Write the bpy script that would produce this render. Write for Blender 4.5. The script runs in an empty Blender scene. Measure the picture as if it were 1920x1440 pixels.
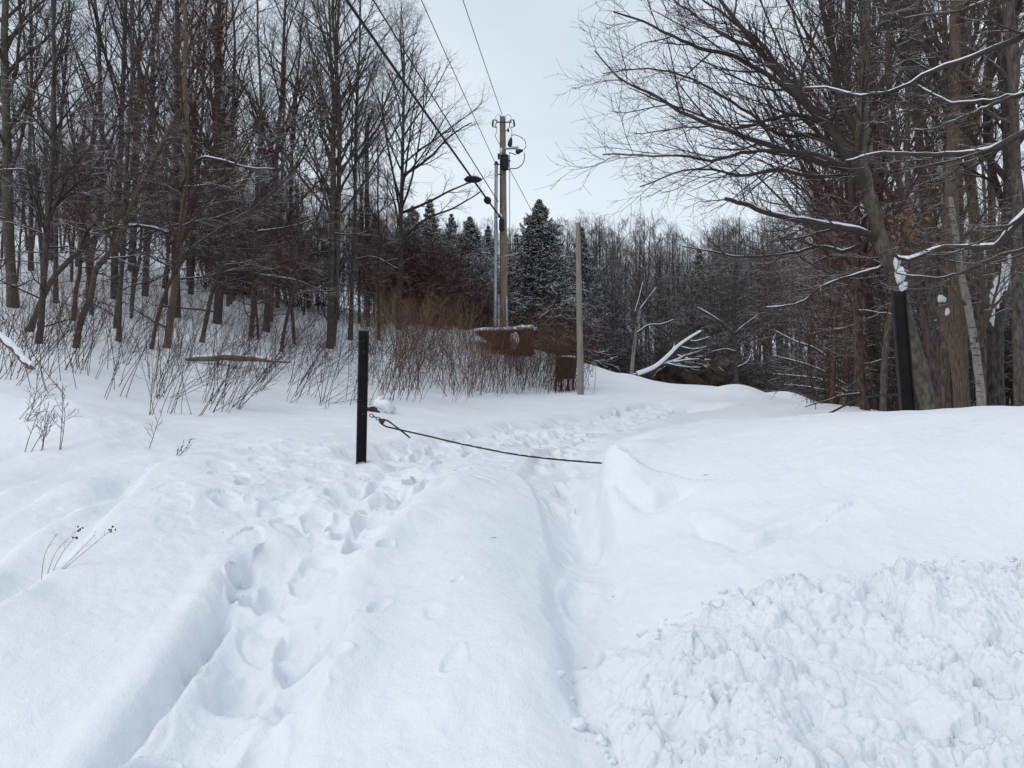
import bpy, math, random
import numpy as np
from mathutils import Vector

# ------------------------------------------------------------------ scene, camera
scene = bpy.context.scene
COL = scene.collection
F = 1450.0
TILT = math.atan((780 - 720) / F)
CT, ST = math.cos(TILT), math.sin(TILT)
cam_d = bpy.data.cameras.new('camera')
cam_d.sensor_width = 36.0
cam_d.lens = 36.0 * F / 1920.0
cam_d.clip_start = 0.05
cam_d.clip_end = 3000
cam = bpy.data.objects.new('camera', cam_d)
COL.objects.link(cam)
cam.location = (0, 0, 0)
cam.rotation_euler = (math.pi / 2 + TILT, 0, 0)
scene.camera = cam

def P(u, v, d):
    """pixel of the 1920x1440 photograph at forward distance d -> world point"""
    x, y = (u - 960) / F, (720 - v) / F
    Y, Z = CT - ST * y, ST + CT * y
    return np.array([x * d / Y, d, Z * d / Y])

def px(d):
    return d / F          # metres per photo pixel at distance d

# ------------------------------------------------------------------ noise helpers
def _hash(ix, iy, seed):
    n = (ix.astype(np.int64) * 374761393 + iy.astype(np.int64) * 668265263 + seed * 974634777) & 0xFFFFFFFF
    n = ((n ^ (n >> 13)) * 1274126177) & 0xFFFFFFFF
    n = n ^ (n >> 16)
    return (n & 0xFFFFFF) / float(0x1000000)

def vnoise(x, y, s=0):
    ix, iy = np.floor(x), np.floor(y)
    fx, fy = x - ix, y - iy
    fx = fx * fx * fx * (fx * (fx * 6 - 15) + 10)
    fy = fy * fy * fy * (fy * (fy * 6 - 15) + 10)
    a, b = _hash(ix, iy, s), _hash(ix + 1, iy, s)
    c, d = _hash(ix, iy + 1, s), _hash(ix + 1, iy + 1, s)
    return (a + (b - a) * fx) * (1 - fy) + (c + (d - c) * fx) * fy - 0.5

def fbm(x, y, s=0, o=3):
    r, a = 0, 1.0
    for k in range(o):
        r = r + a * vnoise(x * 2 ** k + 17 * k, y * 2 ** k - 9 * k, s + k)
        a *= 0.5
    return r

def worley(x, y, s=0):
    ix, iy = np.floor(x), np.floor(y)
    best = np.full(x.shape, 9.0)
    hid = np.zeros(x.shape)
    for dx in (-1, 0, 1):
        for dy in (-1, 0, 1):
            cx, cy = ix + dx, iy + dy
            d = (cx + _hash(cx, cy, s) - x) ** 2 + (cy + _hash(cx, cy, s + 1) - y) ** 2
            m = d < best
            best = np.where(m, d, best)
            hid = np.where(m, _hash(cx, cy, s + 2), hid)
    return np.sqrt(best), hid

def sstep(a, b, x):
    t = np.clip((x - a) / (b - a), 0, 1)
    return t * t * (3 - 2 * t)

# ------------------------------------------------------------------ terrain
COLS = {
    -500: [(1440, 2.6), (1250, 3.0), (1110, 3.5), (1040, 4.1), (900, 5.6), (840, 6.8), (745, 8.2), (715, 9.0), (715, 9.8), (680, 12), (620, 15), (540, 20), (470, 26), (420, 40), (370, 80)],
    0: [(1440, 2.6), (1250, 3.05), (1110, 3.6), (1060, 4.1), (960, 5.0), (900, 5.8), (860, 6.8), (770, 8.2), (742, 9.0), (740, 9.8), (700, 12), (640, 15), (560, 20), (490, 26), (440, 40), (390, 80)],
    130: [(1440, 2.6), (1250, 3.1), (1100, 3.8), (1000, 4.5), (930, 5.2), (880, 6.3), (800, 7.5), (752, 8.5), (760, 9.6), (720, 11.5), (650, 15), (580, 20), (500, 26), (450, 40), (400, 80)],
    300: [(1440, 2.6), (1250, 3.1), (1100, 3.8), (980, 4.7), (900, 5.8), (870, 6.4), (840, 7.4), (800, 8.8), (780, 10.5), (720, 13), (650, 16.5), (590, 20.5), (540, 26), (480, 40), (420, 80)],
    450: [(1440, 2.6), (1250, 3.2), (1100, 3.9), (980, 4.8), (900, 6.0), (850, 7.5), (800, 9.5), (770, 11.5), (700, 15), (640, 18.5), (580, 24), (562, 28), (510, 45), (440, 80)],
    600: [(1440, 2.6), (1250, 3.15), (1100, 3.85), (1000, 4.6), (900, 6.1), (850, 7.6), (800, 10), (760, 13), (700, 17), (640, 21.5), (590, 27), (570, 34), (520, 50), (470, 80)],
    760: [(1440, 2.55), (1250, 3.05), (1100, 3.65), (990, 4.5), (900, 6.1), (850, 8), (800, 10.5), (760, 14), (700, 19), (640, 24), (605, 28), (598, 36), (560, 55), (510, 80)],
    900: [(1440, 2.5), (1250, 3.0), (1100, 3.6), (1000, 4.2), (930, 5.0), (870, 6.8), (830, 9), (790, 12.5), (755, 17), (710, 22), (640, 27), (624, 30), (635, 36), (610, 55), (550, 80)],
    1040: [(1440, 2.5), (1250, 3.05), (1100, 3.8), (1000, 4.6), (930, 5.3), (870, 6.8), (820, 9.5), (780, 13.5), (745, 19), (710, 23), (672, 26), (668, 28), (690, 36), (670, 55), (610, 80)],
    1070: [(1300, 3.0), (1150, 3.6), (1000, 4.7), (930, 5.4), (895, 6.2), (868, 7.2), (840, 8.8)],
    1112: [(960, 5.0), (912, 5.7), (893, 6.3), (876, 7.0), (850, 8.3)],
    1105: [(740, 19.5), (692, 25), (682, 27), (712, 36), (715, 55), (650, 80)],
    1145: [(1250, 3.2), (1100, 3.9), (1010, 4.5), (945, 4.85), (880, 5.15), (842, 5.6), (834, 7.0), (810, 10), (770, 15)],
    1250: [(1200, 3.3), (1080, 3.8), (960, 4.5), (880, 5.0), (822, 5.8), (806, 6.6), (805, 8), (785, 11.5), (755, 16), (727, 22), (718, 25), (740, 32), (745, 55), (690, 80)],
    1400: [(1440, 2.5), (1200, 3.1), (1060, 3.6), (950, 4.2), (860, 4.8), (800, 5.6), (784, 6.4), (783, 8), (775, 11), (755, 16), (736, 20), (731, 23), (750, 28), (760, 55), (700, 80)],
    1550: [(1440, 2.5), (1200, 3.0), (1050, 3.5), (940, 4.0), (850, 4.5), (790, 5.0), (774, 5.5), (788, 6.8), (782, 8), (768, 11), (757, 14), (770, 18), (775, 28), (770, 55), (700, 80)],
    1700: [(1440, 2.45), (1200, 2.95), (1050, 3.4), (930, 3.9), (840, 4.3), (785, 4.7), (767, 5.1), (785, 6.2), (795, 9), (790, 14), (780, 25), (770, 55), (700, 80)],
    1900: [(1440, 2.4), (1200, 2.9), (1050, 3.3), (930, 3.7), (840, 4.05), (780, 4.4), (763, 4.8), (785, 6), (800, 9), (790, 14), (780, 25), (770, 55), (690, 80)],
    2450: [(1440, 2.3), (1100, 2.9), (850, 3.7), (763, 4.5), (790, 6), (795, 14), (780, 25), (770, 55), (690, 80)],
}
_c = []
for u_, lst in COLS.items():
    for v_, d_ in lst:
        _c.append((u_, v_, d_))
for u_ in (-500, 0, 450, 960, 1400, 1900, 2450):
    _c.append((u_, 1780, 1.9))
    _c.append((u_, 2500, 1.15))
_pts = np.array([P(*c) for c in _c])
_r = np.hypot(_pts[:, 0], _pts[:, 1])
_A, _B = 3.2, 3.6
_cx = np.stack([np.arctan2(_pts[:, 0], _pts[:, 1]) * _A, np.log(_r) * _B / 2.0], 1)
_cs = _pts[:, 2] / _r
def _tps(d2):
    return np.where(d2 > 1e-12, 0.5 * d2 * np.log(np.maximum(d2, 1e-12)), 0.0)
_n = len(_cx)
_K = _tps(((_cx[:, None] - _cx[None]) ** 2).sum(-1)) + np.eye(_n) * 2e-3
_Q = np.concatenate([np.ones((_n, 1)), _cx], 1)
_M = np.block([[_K, _Q], [_Q.T, np.zeros((3, 3))]])
_W = np.linalg.solve(_M, np.concatenate([_cs, np.zeros(3)]))

def base_ground(x, y):
    x, y = np.atleast_1d(np.asarray(x, float)), np.atleast_1d(np.asarray(y, float))
    shp = x.shape
    x, y = x.ravel(), y.ravel()
    r = np.hypot(x, y)
    th0 = np.arctan2(x, y)
    th = np.clip(th0, -0.85, 0.85)
    rc = np.clip(r, 1.0, 80)
    q = np.stack([th * _A, np.log(rc) * _B / 2.0], 1)
    s = np.empty(len(q))
    for i in range(0, len(q), 20000):
        qq = q[i:i + 20000]
        d2 = (qq ** 2).sum(1)[:, None] + (_cx ** 2).sum(1)[None] - 2 * qq @ _cx.T
        s[i:i + 20000] = _tps(np.maximum(d2, 0)) @ _W[:_n] + _W[_n] + qq @ _W[_n + 1:]
    z = s * rc
    z = np.where(r < 1.3, z * sstep(0.6, 1.3, r) + -1.3 * (1 - sstep(0.6, 1.3, r)), z)
    w = sstep(1.1, 1.9, np.abs(th0))
    z = z * (1 - w) + (-1.42) * w
    return z.reshape(shp)

def drop(u, v, fn=None, dmin=1.3, dmax=90):
    """first hit of the pixel's ray with the ground"""
    fn = fn or base_ground
    ds = np.exp(np.linspace(math.log(dmin), math.log(dmax), 900))
    p = P(u, v, 1.0)
    g = fn(ds * p[0], ds)
    below = np.nonzero(ds * p[2] <= g)[0]
    d = ds[below[0]] if len(below) else dmax
    return np.array([p[0] * d, d, p[2] * d])

def seg_dist(x, y, pl):
    best = np.full(x.shape, 1e9); side = np.zeros(x.shape); par = np.zeros(x.shape)
    acc = 0.0
    for (ax, ay), (bx, by) in zip(pl[:-1], pl[1:]):
        dx, dy = bx - ax, by - ay
        L2 = dx * dx + dy * dy + 1e-12
        t = np.clip(((x - ax) * dx + (y - ay) * dy) / L2, 0, 1)
        ex, ey = x - ax - t * dx, y - ay - t * dy
        d = np.hypot(ex, ey)
        m = d < best
        best = np.where(m, d, best)
        side = np.where(m, np.sign(dx * ey - dy * ex), side)
        par = np.where(m, acc + t * math.sqrt(L2), par)
        acc += math.sqrt(L2)
    return best, side, par

def pline(pix, n=4):
    w = [drop(u, v)[:2] for u, v in pix]
    out = []                                    # catmull-rom smoothing
    for i in range(len(w) - 1):
        p0, p1, p2, p3 = w[max(i - 1, 0)], w[i], w[i + 1], w[min(i + 2, len(w) - 1)]
        for k in range(n):
            t = k / n
            out.append(0.5 * ((2 * p1) + (p2 - p0) * t + (2 * p0 - 5 * p1 + 4 * p2 - p3) * t * t + (3 * p1 - p0 - 3 * p2 + p3) * t ** 3))
    out.append(w[-1])
    return [tuple(o) for o in out]

rg = np.random.default_rng(7)
PATH_L = pline([(330, 1520), (400, 1400), (450, 1290), (545, 1110), (600, 1030), (665, 955), (760, 893), (900, 842), (1090, 800)])
PATH_R = pline([(1150, 1330), (1125, 1180), (1085, 1020), (1050, 930), (1035, 885), (1070, 845), (1190, 795)])
TRACK_A = pline([(900, 842), (1060, 812), (1200, 785), (1290, 765)])
TRACK_B = pline([(760, 860), (930, 815), (1100, 785), (1250, 757)])
CRACK = pline([(175, 1460), (255, 1355), (365, 1225), (400, 1170), (440, 1100), (472, 1055)])
CREASE = pline([(-120, 1180), (0, 1108), (100, 1040), (180, 965), (270, 880)])
RIDGE3 = pline([(-80, 945), (40, 905), (130, 880), (210, 868)])
RIDGE4 = pline([(-80, 1075), (30, 1010), (120, 950), (230, 900)])
POSTXY = drop(677, 868)
RIDGE2 = pline([(-60, 1000), (60, 930), (180, 890), (300, 872)])
LEDGE = pline([(1305, 975), (1350, 992), (1400, 1017), (1450, 1003), (1510, 986), (1565, 962)])
LEDGE2 = pline([(1150, 905), (1185, 935), (1225, 950), (1270, 930), (1330, 908)])
EDGE = pline([(1210, 1130), (1160, 1050), (1136, 985), (1128, 945), (1126, 905), (1128, 872), (1180, 848), (1300, 815)])
CAVE = pline([(1165, 885), (1195, 895), (1225, 880)])
MOUND_EDGE = pline([(500, 1340), (600, 1265), (640, 1130), (695, 1040), (745, 985), (835, 922)])
TRAMPLE = [drop(u, v)[:2] for u, v in ((470, 890), (700, 930), (600, 960), (850, 880), (560, 930), (900, 830), (1010, 800), (480, 850), (1040, 850), (760, 850), (1130, 785))]
MOUNDS = [(drop(u, v)[:2], h_, r_) for u, v, h_, r_ in ((1285, 730, .16, .9), (1385, 737, .28, .8), (1480, 746, .2, .6), (1180, 712, .12, .8), (1575, 760, .12, .5))]
SHELFMARKS = pline([(1180, 830), (1300, 806), (1420, 788)])

prints = []          # x, y, angle, length, width, depth
def add_prints(pl, n, spread, depth, seed, ln=0.3):
    r = np.random.default_rng(seed)
    L = np.cumsum([0] + [math.dist(a, b) for a, b in zip(pl[:-1], pl[1:])])
    for k in range(n):
        s = (k + r.uniform(0.2, 0.8)) / n * L[-1]
        i = min(np.searchsorted(L, s) - 1, len(pl) - 2); i = max(i, 0)
        t = (s - L[i]) / max(L[i + 1] - L[i], 1e-6)
        x = pl[i][0] + t * (pl[i + 1][0] - pl[i][0]); y = pl[i][1] + t * (pl[i + 1][1] - pl[i][1])
        a = math.atan2(pl[i + 1][1] - pl[i][1], pl[i + 1][0] - pl[i][0])
        o = (1 if k % 2 else -1) * spread * r.uniform(0.4, 1)
        prints.append((x - math.sin(a) * o, y + math.cos(a) * o, a + r.uniform(-.35, .35), ln * r.uniform(.8, 1.2) / 2, 0.065 * r.uniform(.85, 1.4), depth * r.uniform(.6, 1.3)))
add_prints(PATH_L, 20, 0.14, 0.05, 1)
add_prints(PATH_R, 12, 0.09, 0.04, 2)
add_prints(TRACK_A, 18, 0.3, 0.06, 3)
add_prints(TRACK_B, 26, 0.35, 0.06, 4)
for u_, v_, l_, w_, d_ in ((278, 1418, .075, .065, .2), (455, 1085, .05, .03, .1), (448, 1110, .045, .03, .09), (490, 1108, .06, .06, .05), (572, 1208, .13, .09, .085),
                           (545, 1305, .15, .1, .06), (505, 1240, .1, .06, .03), (830, 1258, .05, .04, .016), (800, 1158, .06, .05, .012), (695, 1150, .07, .03, .02),
                           (860, 1092, .03, .02, .016), (735, 1030, .05, .03, .03), (720, 925, .13, .07, .07), (650, 985, .14, .07, .06), (600, 900, .14, .06, .05),
                           (525, 930, .16, .06, .05), (470, 910, .14, .07, .05), (430, 935, .1, .07, .05), (800, 905, .14, .07, .06), (860, 885, .14, .06, .05),
                           (640, 900, .1, .06, .05), (560, 870, .2, .06, .04), (690, 960, .12, .06, .06), (345, 1225, .04, .03, .05)):
    q = drop(u_, v_)
    prints.append((q[0], q[1], math.radians(60) + rg.uniform(-.5, .5), l_, w_, d_))

def ground(x, y):
    x, y = np.atleast_1d(np.asarray(x, float)), np.atleast_1d(np.asarray(y, float))
    z = base_ground(x, y)
    r = np.hypot(x, y)
    near = 1 - sstep(7, 14, r)
    front = sstep(-.5, .5, y)
    # soft wind-packed undulation
    z = z + 0.05 * fbm(x * .55 + 3, y * .55, 11, 2) * sstep(1.5, 4, r) * front
    z = z + 0.026 * fbm(x * 2.1 + y * .9, y * 1.6 - x * .5, 21, 3) * near
    z = z + (0.010 * fbm(x * 7, y * 6, 23, 3) * (.5 + sstep(-.1, .25, fbm(x * .8, y * .8, 27, 2))) + 0.002 * fbm(x * 22, y * 20, 25, 2) * sstep(-.05, .3, fbm(x * 1.1 + 9, y * 1.1, 29, 2))) * near
    z = z + 0.12 * fbm(x * .33, y * .33, 31, 3) * sstep(9, 16, r)
    sel = np.nonzero((r < 27) & (y > 1.0))[0] if x.ndim == 1 else None
    if sel is None or len(sel) == 0:
        return z
    X, Y = x[sel], y[sel]
    wx = X + 0.05 * fbm(X * 4, Y * 4, 41, 3) + 0.12 * fbm(X * 1.3, Y * 1.3, 45, 2)
    wy = Y + 0.05 * fbm(X * 4 + 50, Y * 4, 43, 3) + 0.12 * fbm(X * 1.3 + 20, Y * 1.3, 47, 2)
    ux = X + 0.03 * fbm(X * 5, Y * 5, 41, 3)
    uy = Y + 0.03 * fbm(X * 5 + 50, Y * 5, 43, 3)
    dz = np.zeros(len(sel))
    rough = np.zeros(len(sel))
    d, s, p = seg_dist(wx, wy, PATH_L)
    m = 1 - sstep(.12, .38, d)
    dz -= 0.075 * m; rough += 0.75 * m
    d, s, p = seg_dist(wx, wy, PATH_R)
    m = 1 - sstep(.13, .24, d)
    dz -= 0.065 * m; rough += 0.5 * m
    for T in (TRACK_A, TRACK_B):
        d, s, p = seg_dist(wx, wy, T)
        m = 1 - sstep(.25, .6, d)
        dz -= 0.10 * m; rough += 0.9 * m
        dz += 0.04 * np.exp(-((d - .75) / .18) ** 2)
    d, s, p = seg_dist(ux, uy, CRACK)
    dz -= 0.10 * np.exp(-(d / .035) ** 2) * (0.55 + 0.9 * vnoise(p * 3.1, p * 0, 5)) + 0.0
    dz += 0.035 * np.exp(-((d - .12) / .09) ** 2) * (s > 0)
    d, s, p = seg_dist(ux, uy, CREASE)
    dz -= 0.11 * np.where(s > 0, np.exp(-(d / .16) ** 2), np.exp(-(d / .06) ** 2)) * (.8 + .6 * vnoise(p * 2.5, p * 0, 3))
    d, s, p = seg_dist(wx, wy, RIDGE2)
    dz -= 0.07 * np.where(s > 0, np.exp(-(d / .25) ** 2), np.exp(-(d / .07) ** 2))
    for T, am in ((RIDGE3, .06), (RIDGE4, .05)):
        d, s, p = seg_dist(ux, uy, T)
        dz -= am * np.where(s > 0, np.exp(-(d / .22) ** 2), np.exp(-(d / .06) ** 2))
    dz -= .03 * np.exp(-((X - POSTXY[0]) ** 2 + (Y - POSTXY[1]) ** 2) / .02)
    d, s, p = seg_dist(ux, uy, LEDGE)
    LL_ = sum(math.dist(a, b) for a, b in zip(LEDGE[:-1], LEDGE[1:]))
    md = (.8 + .9 * vnoise(p * 4, p * 0, 9)) * sstep(0, .2 * LL_, p) * (1 - sstep(.7 * LL_, .98 * LL_, p))
    dz -= 0.085 * md * np.where(s > 0, np.exp(-(d / .018) ** 2), np.exp(-(d / .05) ** 2))
    dz += 0.018 * np.exp(-((d - .07) / .07) ** 2) * (s > 0)
    d, s, p = seg_dist(ux, uy, LEDGE2)
    LL_ = sum(math.dist(a, b) for a, b in zip(LEDGE2[:-1], LEDGE2[1:]))
    dz -= 0.06 * np.where(s > 0, np.exp(-(d / .03) ** 2), np.exp(-(d / .07) ** 2)) * sstep(0, .2 * LL_, p) * (1 - sstep(.7 * LL_, .98 * LL_, p))
    d, s, p = seg_dist(ux, uy, EDGE)
    side = np.where(s < 0, 1.0, -1.0) * d
    we = sstep(.55, 1.3, p) * (1 - .85 * sstep(1.45, 2.1, p))
    dz += we * (0.145 * sstep(-.03, .04, side) * np.exp(-(np.maximum(side, 0) / .45) ** 2) * (1 + .25 * vnoise(p * 4, p * 0, 13)) - 0.085 * np.exp(-((side + .14) / .16) ** 2))
    d, s, p = seg_dist(wx, wy, CAVE)
    dz -= 0.03 * np.exp(-(d / .09) ** 2)
    d, s, p = seg_dist(wx, wy, MOUND_EDGE)
    dz += 0.06 * sstep(-.015, .035, -d * s) * np.exp(-((d - .05) / .16) ** 2)
    al, ac = X * .38 + Y * .92, X * .92 - Y * .38          # broad old ruts, half filled, running up towards the gate
    lm = sstep(.9, -.2, X) if False else (1 - sstep(-.3, .9, X))
    dz += lm * (.075 * fbm(ac * 1.9, al * .42, 111, 2) + .03 * np.abs(fbm(ac * 3.1 + 7, al * .8, 113, 2))) * sstep(2.2, 3.2, np.hypot(X, Y)) * (1 - sstep(8, 11, np.hypot(X, Y)))
    dz += .05 * fbm(X * 1.1 + 4, Y * 1.1, 115, 3) * sstep(6.5, 8, np.hypot(X, Y)) * (1 - sstep(16, 20, np.hypot(X, Y)))
    for q, hh, rr_ in MOUNDS:
        dz += hh * np.exp(-((X - q[0]) ** 2 + (Y - q[1]) ** 2) / rr_ ** 2)
    for q in TRAMPLE:
        rough += 0.55 * np.exp(-((X - q[0]) ** 2 + (Y - q[1]) ** 2) / 0.45)
    rough = np.clip(rough, 0, 1.6)
    f1, h1 = worley(X * 3.2 + Y, Y * 2.2, 61)
    dz += rough * (0.05 * fbm(X * 3.5, Y * 3.0, 51, 4) - 0.04 * (h1 > .45) * (1 - sstep(.3, .42, f1)))
    for (qx, qy, a, l, w, dep) in prints:
        mm = np.nonzero((np.abs(X - qx) < .5) & (np.abs(Y - qy) < .5))[0]
        if not len(mm):
            continue
        ex, ey = wx[mm] - qx, wy[mm] - qy
        ca, sa = math.cos(a), math.sin(a)
        e = np.sqrt(((ex * ca + ey * sa) / l) ** 2 + ((-ex * sa + ey * ca) / w) ** 2) * (1 + .5 * fbm(X[mm] * 9, Y[mm] * 9, 55, 2))
        dz[mm] -= 1.05 * dep * (1 - sstep(.5, 1.2, e))
        dz[mm] += 0.22 * dep * np.exp(-((e - 1.35) / .25) ** 2)
    z = z.copy()
    z[sel] += dz
    return z

# ------------------------------------------------------------------ mesh helpers
def mesh_np(name, verts, faces, smooth=True):
    """verts (n,3), faces (m,k) of one size k"""
    me = bpy.data.meshes.new(name)
    verts = np.ascontiguousarray(verts, np.float32); faces = np.ascontiguousarray(faces, np.int32)
    k = faces.shape[1]
    me.vertices.add(len(verts)); me.vertices.foreach_set('co', verts.ravel())
    me.loops.add(faces.size); me.loops.foreach_set('vertex_index', faces.ravel())
    me.polygons.add(len(faces))
    me.polygons.foreach_set('loop_start', np.arange(0, faces.size, k, dtype=np.int32))
    me.polygons.foreach_set('loop_total', np.full(len(faces), k, np.int32))
    me.polygons.foreach_set('use_smooth', np.full(len(faces), smooth, bool))
    me.update(calc_edges=True)
    return me

def obj(name, me, mat, parent=None, loc=None):
    o = bpy.data.objects.new(name, me)
    COL.objects.link(o)
    if mat is not None and not me.materials:
        me.materials.append(mat)
    if parent is not None:
        o.parent = parent
    if loc is not None:
        o.location = loc
    return o

def tag(o, label, cat, group=None, kind=None):
    if label: o['label'] = label
    if cat: o['category'] = cat
    if group: o['group'] = group
    if kind: o['kind'] = kind
    return o

def empty(name, loc=(0, 0, 0)):
    o = bpy.data.objects.new(name, None)
    o.empty_display_size = 0.3
    COL.objects.link(o)
    o.location = [float(c) for c in loc]
    return o

def tubes(groups):
    """list of (P (N,n,3), R (N,n), sides) -> verts, quads"""
    V, Q, off = [], [], 0
    for Pn, R, s in groups:
        N, n, _ = Pn.shape
        if N == 0: continue
        T = np.gradient(Pn, axis=1)
        T /= np.linalg.norm(T, axis=2, keepdims=True) + 1e-12
        d = Pn[:, -1] - Pn[:, 0]
        d = d / (np.linalg.norm(d, axis=1, keepdims=True) + 1e-12)
        ref = np.where(np.abs(d[:, 2:3]) > .85, np.array([[1., 0, 0]]), np.array([[0, 0, 1.]]))[:, None, :]
        n1 = np.cross(T, np.broadcast_to(ref, T.shape)); n1 /= np.linalg.norm(n1, axis=2, keepdims=True) + 1e-12
        n2 = np.cross(n1, T)
        a = np.arange(s) / s * 2 * np.pi + (np.pi / 2 if s == 3 else 0)
        ring = Pn[:, :, None, :] + R[:, :, None, None] * (np.cos(a)[None, None, :, None] * n1[:, :, None, :] + np.sin(a)[None, None, :, None] * n2[:, :, None, :])
        V.append(ring.reshape(-1, 3))
        idx = np.arange(N * n * s).reshape(N, n, s) + off
        nx = np.roll(idx, -1, axis=2)
        Q.append(np.stack([idx[:, :-1], nx[:, :-1], nx[:, 1:], idx[:, 1:]], -1).reshape(-1, 4))
        off += N * n * s
    return np.concatenate(V), np.concatenate(Q)

def capped_tube(pts, rad, s=12):
    """closed tube of one polyline (quads; end caps as folded rings)"""
    pts = np.asarray(pts, float)
    rad = np.broadcast_to(np.asarray(rad, float), (len(pts),)).copy()
    pts = np.concatenate([pts[:1], pts[:1], pts, pts[-1:], pts[-1:]])
    e0 = (pts[2] - pts[3]) / np.linalg.norm(pts[2] - pts[3]) * 1e-4
    e1 = (pts[-3] - pts[-4]) / np.linalg.norm(pts[-3] - pts[-4]) * 1e-4
    pts[0] += e0 * 2; pts[1] += e0; pts[-2] += e1; pts[-1] += e1 * 2
    rad = np.concatenate([[1e-4, rad[0]], rad, [rad[-1], 1e-4]])
    return tubes([(pts[None], rad[None], s)])

def box_vq(x0, x1, y0, y1, z0, z1):
    v = np.array([[x, y, z] for z in (z0, z1) for y in (y0, y1) for x in (x0, x1)], float)
    q = np.array([[0, 2, 3, 1], [4, 5, 7, 6], [0, 1, 5, 4], [2, 6, 7, 3], [0, 4, 6, 2], [1, 3, 7, 5]])
    return v, q

def join(*vq):
    V, Q, o = [], [], 0
    for v, q in vq:
        V.append(v); Q.append(q + o); o += len(v)
    return np.concatenate(V), np.concatenate(Q)

def blob(c, sx, sy, sz, seed, rough=.18, n=14, flat=0.0):
    """lumpy rounded mass (a cap of snow, a stone)"""
    th = np.linspace(0.02, math.pi - .02, n); ph = np.arange(2 * n) / (2 * n) * 2 * math.pi
    T, Ph = np.meshgrid(th, ph, indexing='ij')
    d = np.stack([np.sin(T) * np.cos(Ph), np.sin(T) * np.sin(Ph), np.cos(T)], -1)
    nz = 1 + rough * (vnoise(d[..., 0] * 2 + 7 + d[..., 2] * 1.3, d[..., 1] * 2 + d[..., 2] * 1.7, seed) * 2 + vnoise(d[..., 0] * 5 + d[..., 2] * 3, d[..., 1] * 5 - d[..., 2] * 2, seed + 3))
    v = d * nz[..., None] * np.array([sx, sy, sz])
    if flat: v[..., 2] = np.where(v[..., 2] < 0, v[..., 2] * flat, v[..., 2])
    v = v + np.asarray(c)
    idx = np.arange(n * 2 * n).reshape(n, 2 * n); nx = np.roll(idx, -1, 1)
    q = np.stack([idx[:-1], idx[1:], nx[1:], nx[:-1]], -1).reshape(-1, 4)
    return v.reshape(-1, 3), q

def smooth_line(p, n=6):
    p = [np.asarray(a, float) for a in p]
    out = []
    for i in range(len(p) - 1):
        p0, p1, p2, p3 = p[max(i - 1, 0)], p[i], p[i + 1], p[min(i + 2, len(p) - 1)]
        for k in range(n):
            t = k / n
            out.append(0.5 * ((2 * p1) + (p2 - p0) * t + (2 * p0 - 5 * p1 + 4 * p2 - p3) * t * t + (3 * p1 - p0 - 3 * p2 + p3) * t ** 3))
    out.append(p[-1])
    return np.array(out)

# ------------------------------------------------------------------ materials
def newmat(name):
    m = bpy.data.materials.new(name); m.use_nodes = True
    nt = m.node_tree; b = nt.nodes['Principled BSDF']
    return m, nt, b, nt.nodes, nt.links

def N(nt, kind, **kw):
    n = nt.nodes.new(kind)
    for k, v in kw.items():
        setattr(n, k, v)
    return n

def noise(nt, scale, detail=4, rough=.55, coord='Object', vec_scale=None):
    tc = N(nt, 'ShaderNodeTexCoord')
    nz = N(nt, 'ShaderNodeTexNoise'); nz.inputs['Scale'].default_value = scale
    nz.inputs['Detail'].default_value = detail; nz.inputs['Roughness'].default_value = rough
    if vec_scale:
        mp = N(nt, 'ShaderNodeMapping'); mp.inputs['Scale'].default_value = vec_scale
        nt.links.new(tc.outputs[coord], mp.inputs[0]); nt.links.new(mp.outputs[0], nz.inputs['Vector'])
    else:
        nt.links.new(tc.outputs[coord], nz.inputs['Vector'])
    return nz

def ramp(nt, src, stops):
    r = N(nt, 'ShaderNodeValToRGB')
    e = r.color_ramp.elements
    while len(e) < len(stops): e.new(.5)
    for k, (p, c) in enumerate(stops):
        e[k].position = p; e[k].color = (*c, 1)
    nt.links.new(src, r.inputs[0])
    return r

SNOWC = (.82, .835, .86)
def mat_snow(name, bump=.25, scale=14, fine=120, sss=True, dirt=False):
    m, nt, b, nd, ln = newmat(name)
    n0 = noise(nt, 1.3, 3)
    r = ramp(nt, n0.outputs['Fac'], [(.3, (.74, .772, .825)), (.7, (.79, .815, .855))])
    col = r.outputs[0]
    if dirt:
        n3 = noise(nt, 3.1, 5, .7)
        r3 = ramp(nt, n3.outputs['Fac'], [(.3, (1, 1, 1)), (.66, (.97, .97, .975)), (.78, (.84, .85, .8))])
        mx = N(nt, 'ShaderNodeMix', data_type='RGBA', blend_type='MULTIPLY'); mx.inputs[0].default_value = 1
        ln.new(col, mx.inputs[6]); ln.new(r3.outputs[0], mx.inputs[7]); col = mx.outputs[2]
    ln.new(col, b.inputs['Base Color'])
    b.inputs['Roughness'].default_value = .75
    b.inputs['Specular IOR Level'].default_value = .25
    if sss:
        b.inputs['Subsurface Weight'].default_value = .25
        b.inputs['Subsurface Radius'].default_value = (.6, .8, 1.0)
        b.inputs['Subsurface Scale'].default_value = .03
    n1 = noise(nt, scale, 5, .6); n2 = noise(nt, fine, 2)
    ad = N(nt, 'ShaderNodeMath', operation='MULTIPLY_ADD'); ad.inputs[1].default_value = .25
    ln.new(n2.outputs['Fac'], ad.inputs[0]); ln.new(n1.outputs['Fac'], ad.inputs[2])
    bp = N(nt, 'ShaderNodeBump'); bp.inputs['Strength'].default_value = bump; bp.inputs['Distance'].default_value = .02
    ln.new(ad.outputs[0], bp.inputs['Height']); ln.new(bp.outputs[0], b.inputs['Normal'])
    return m

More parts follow.
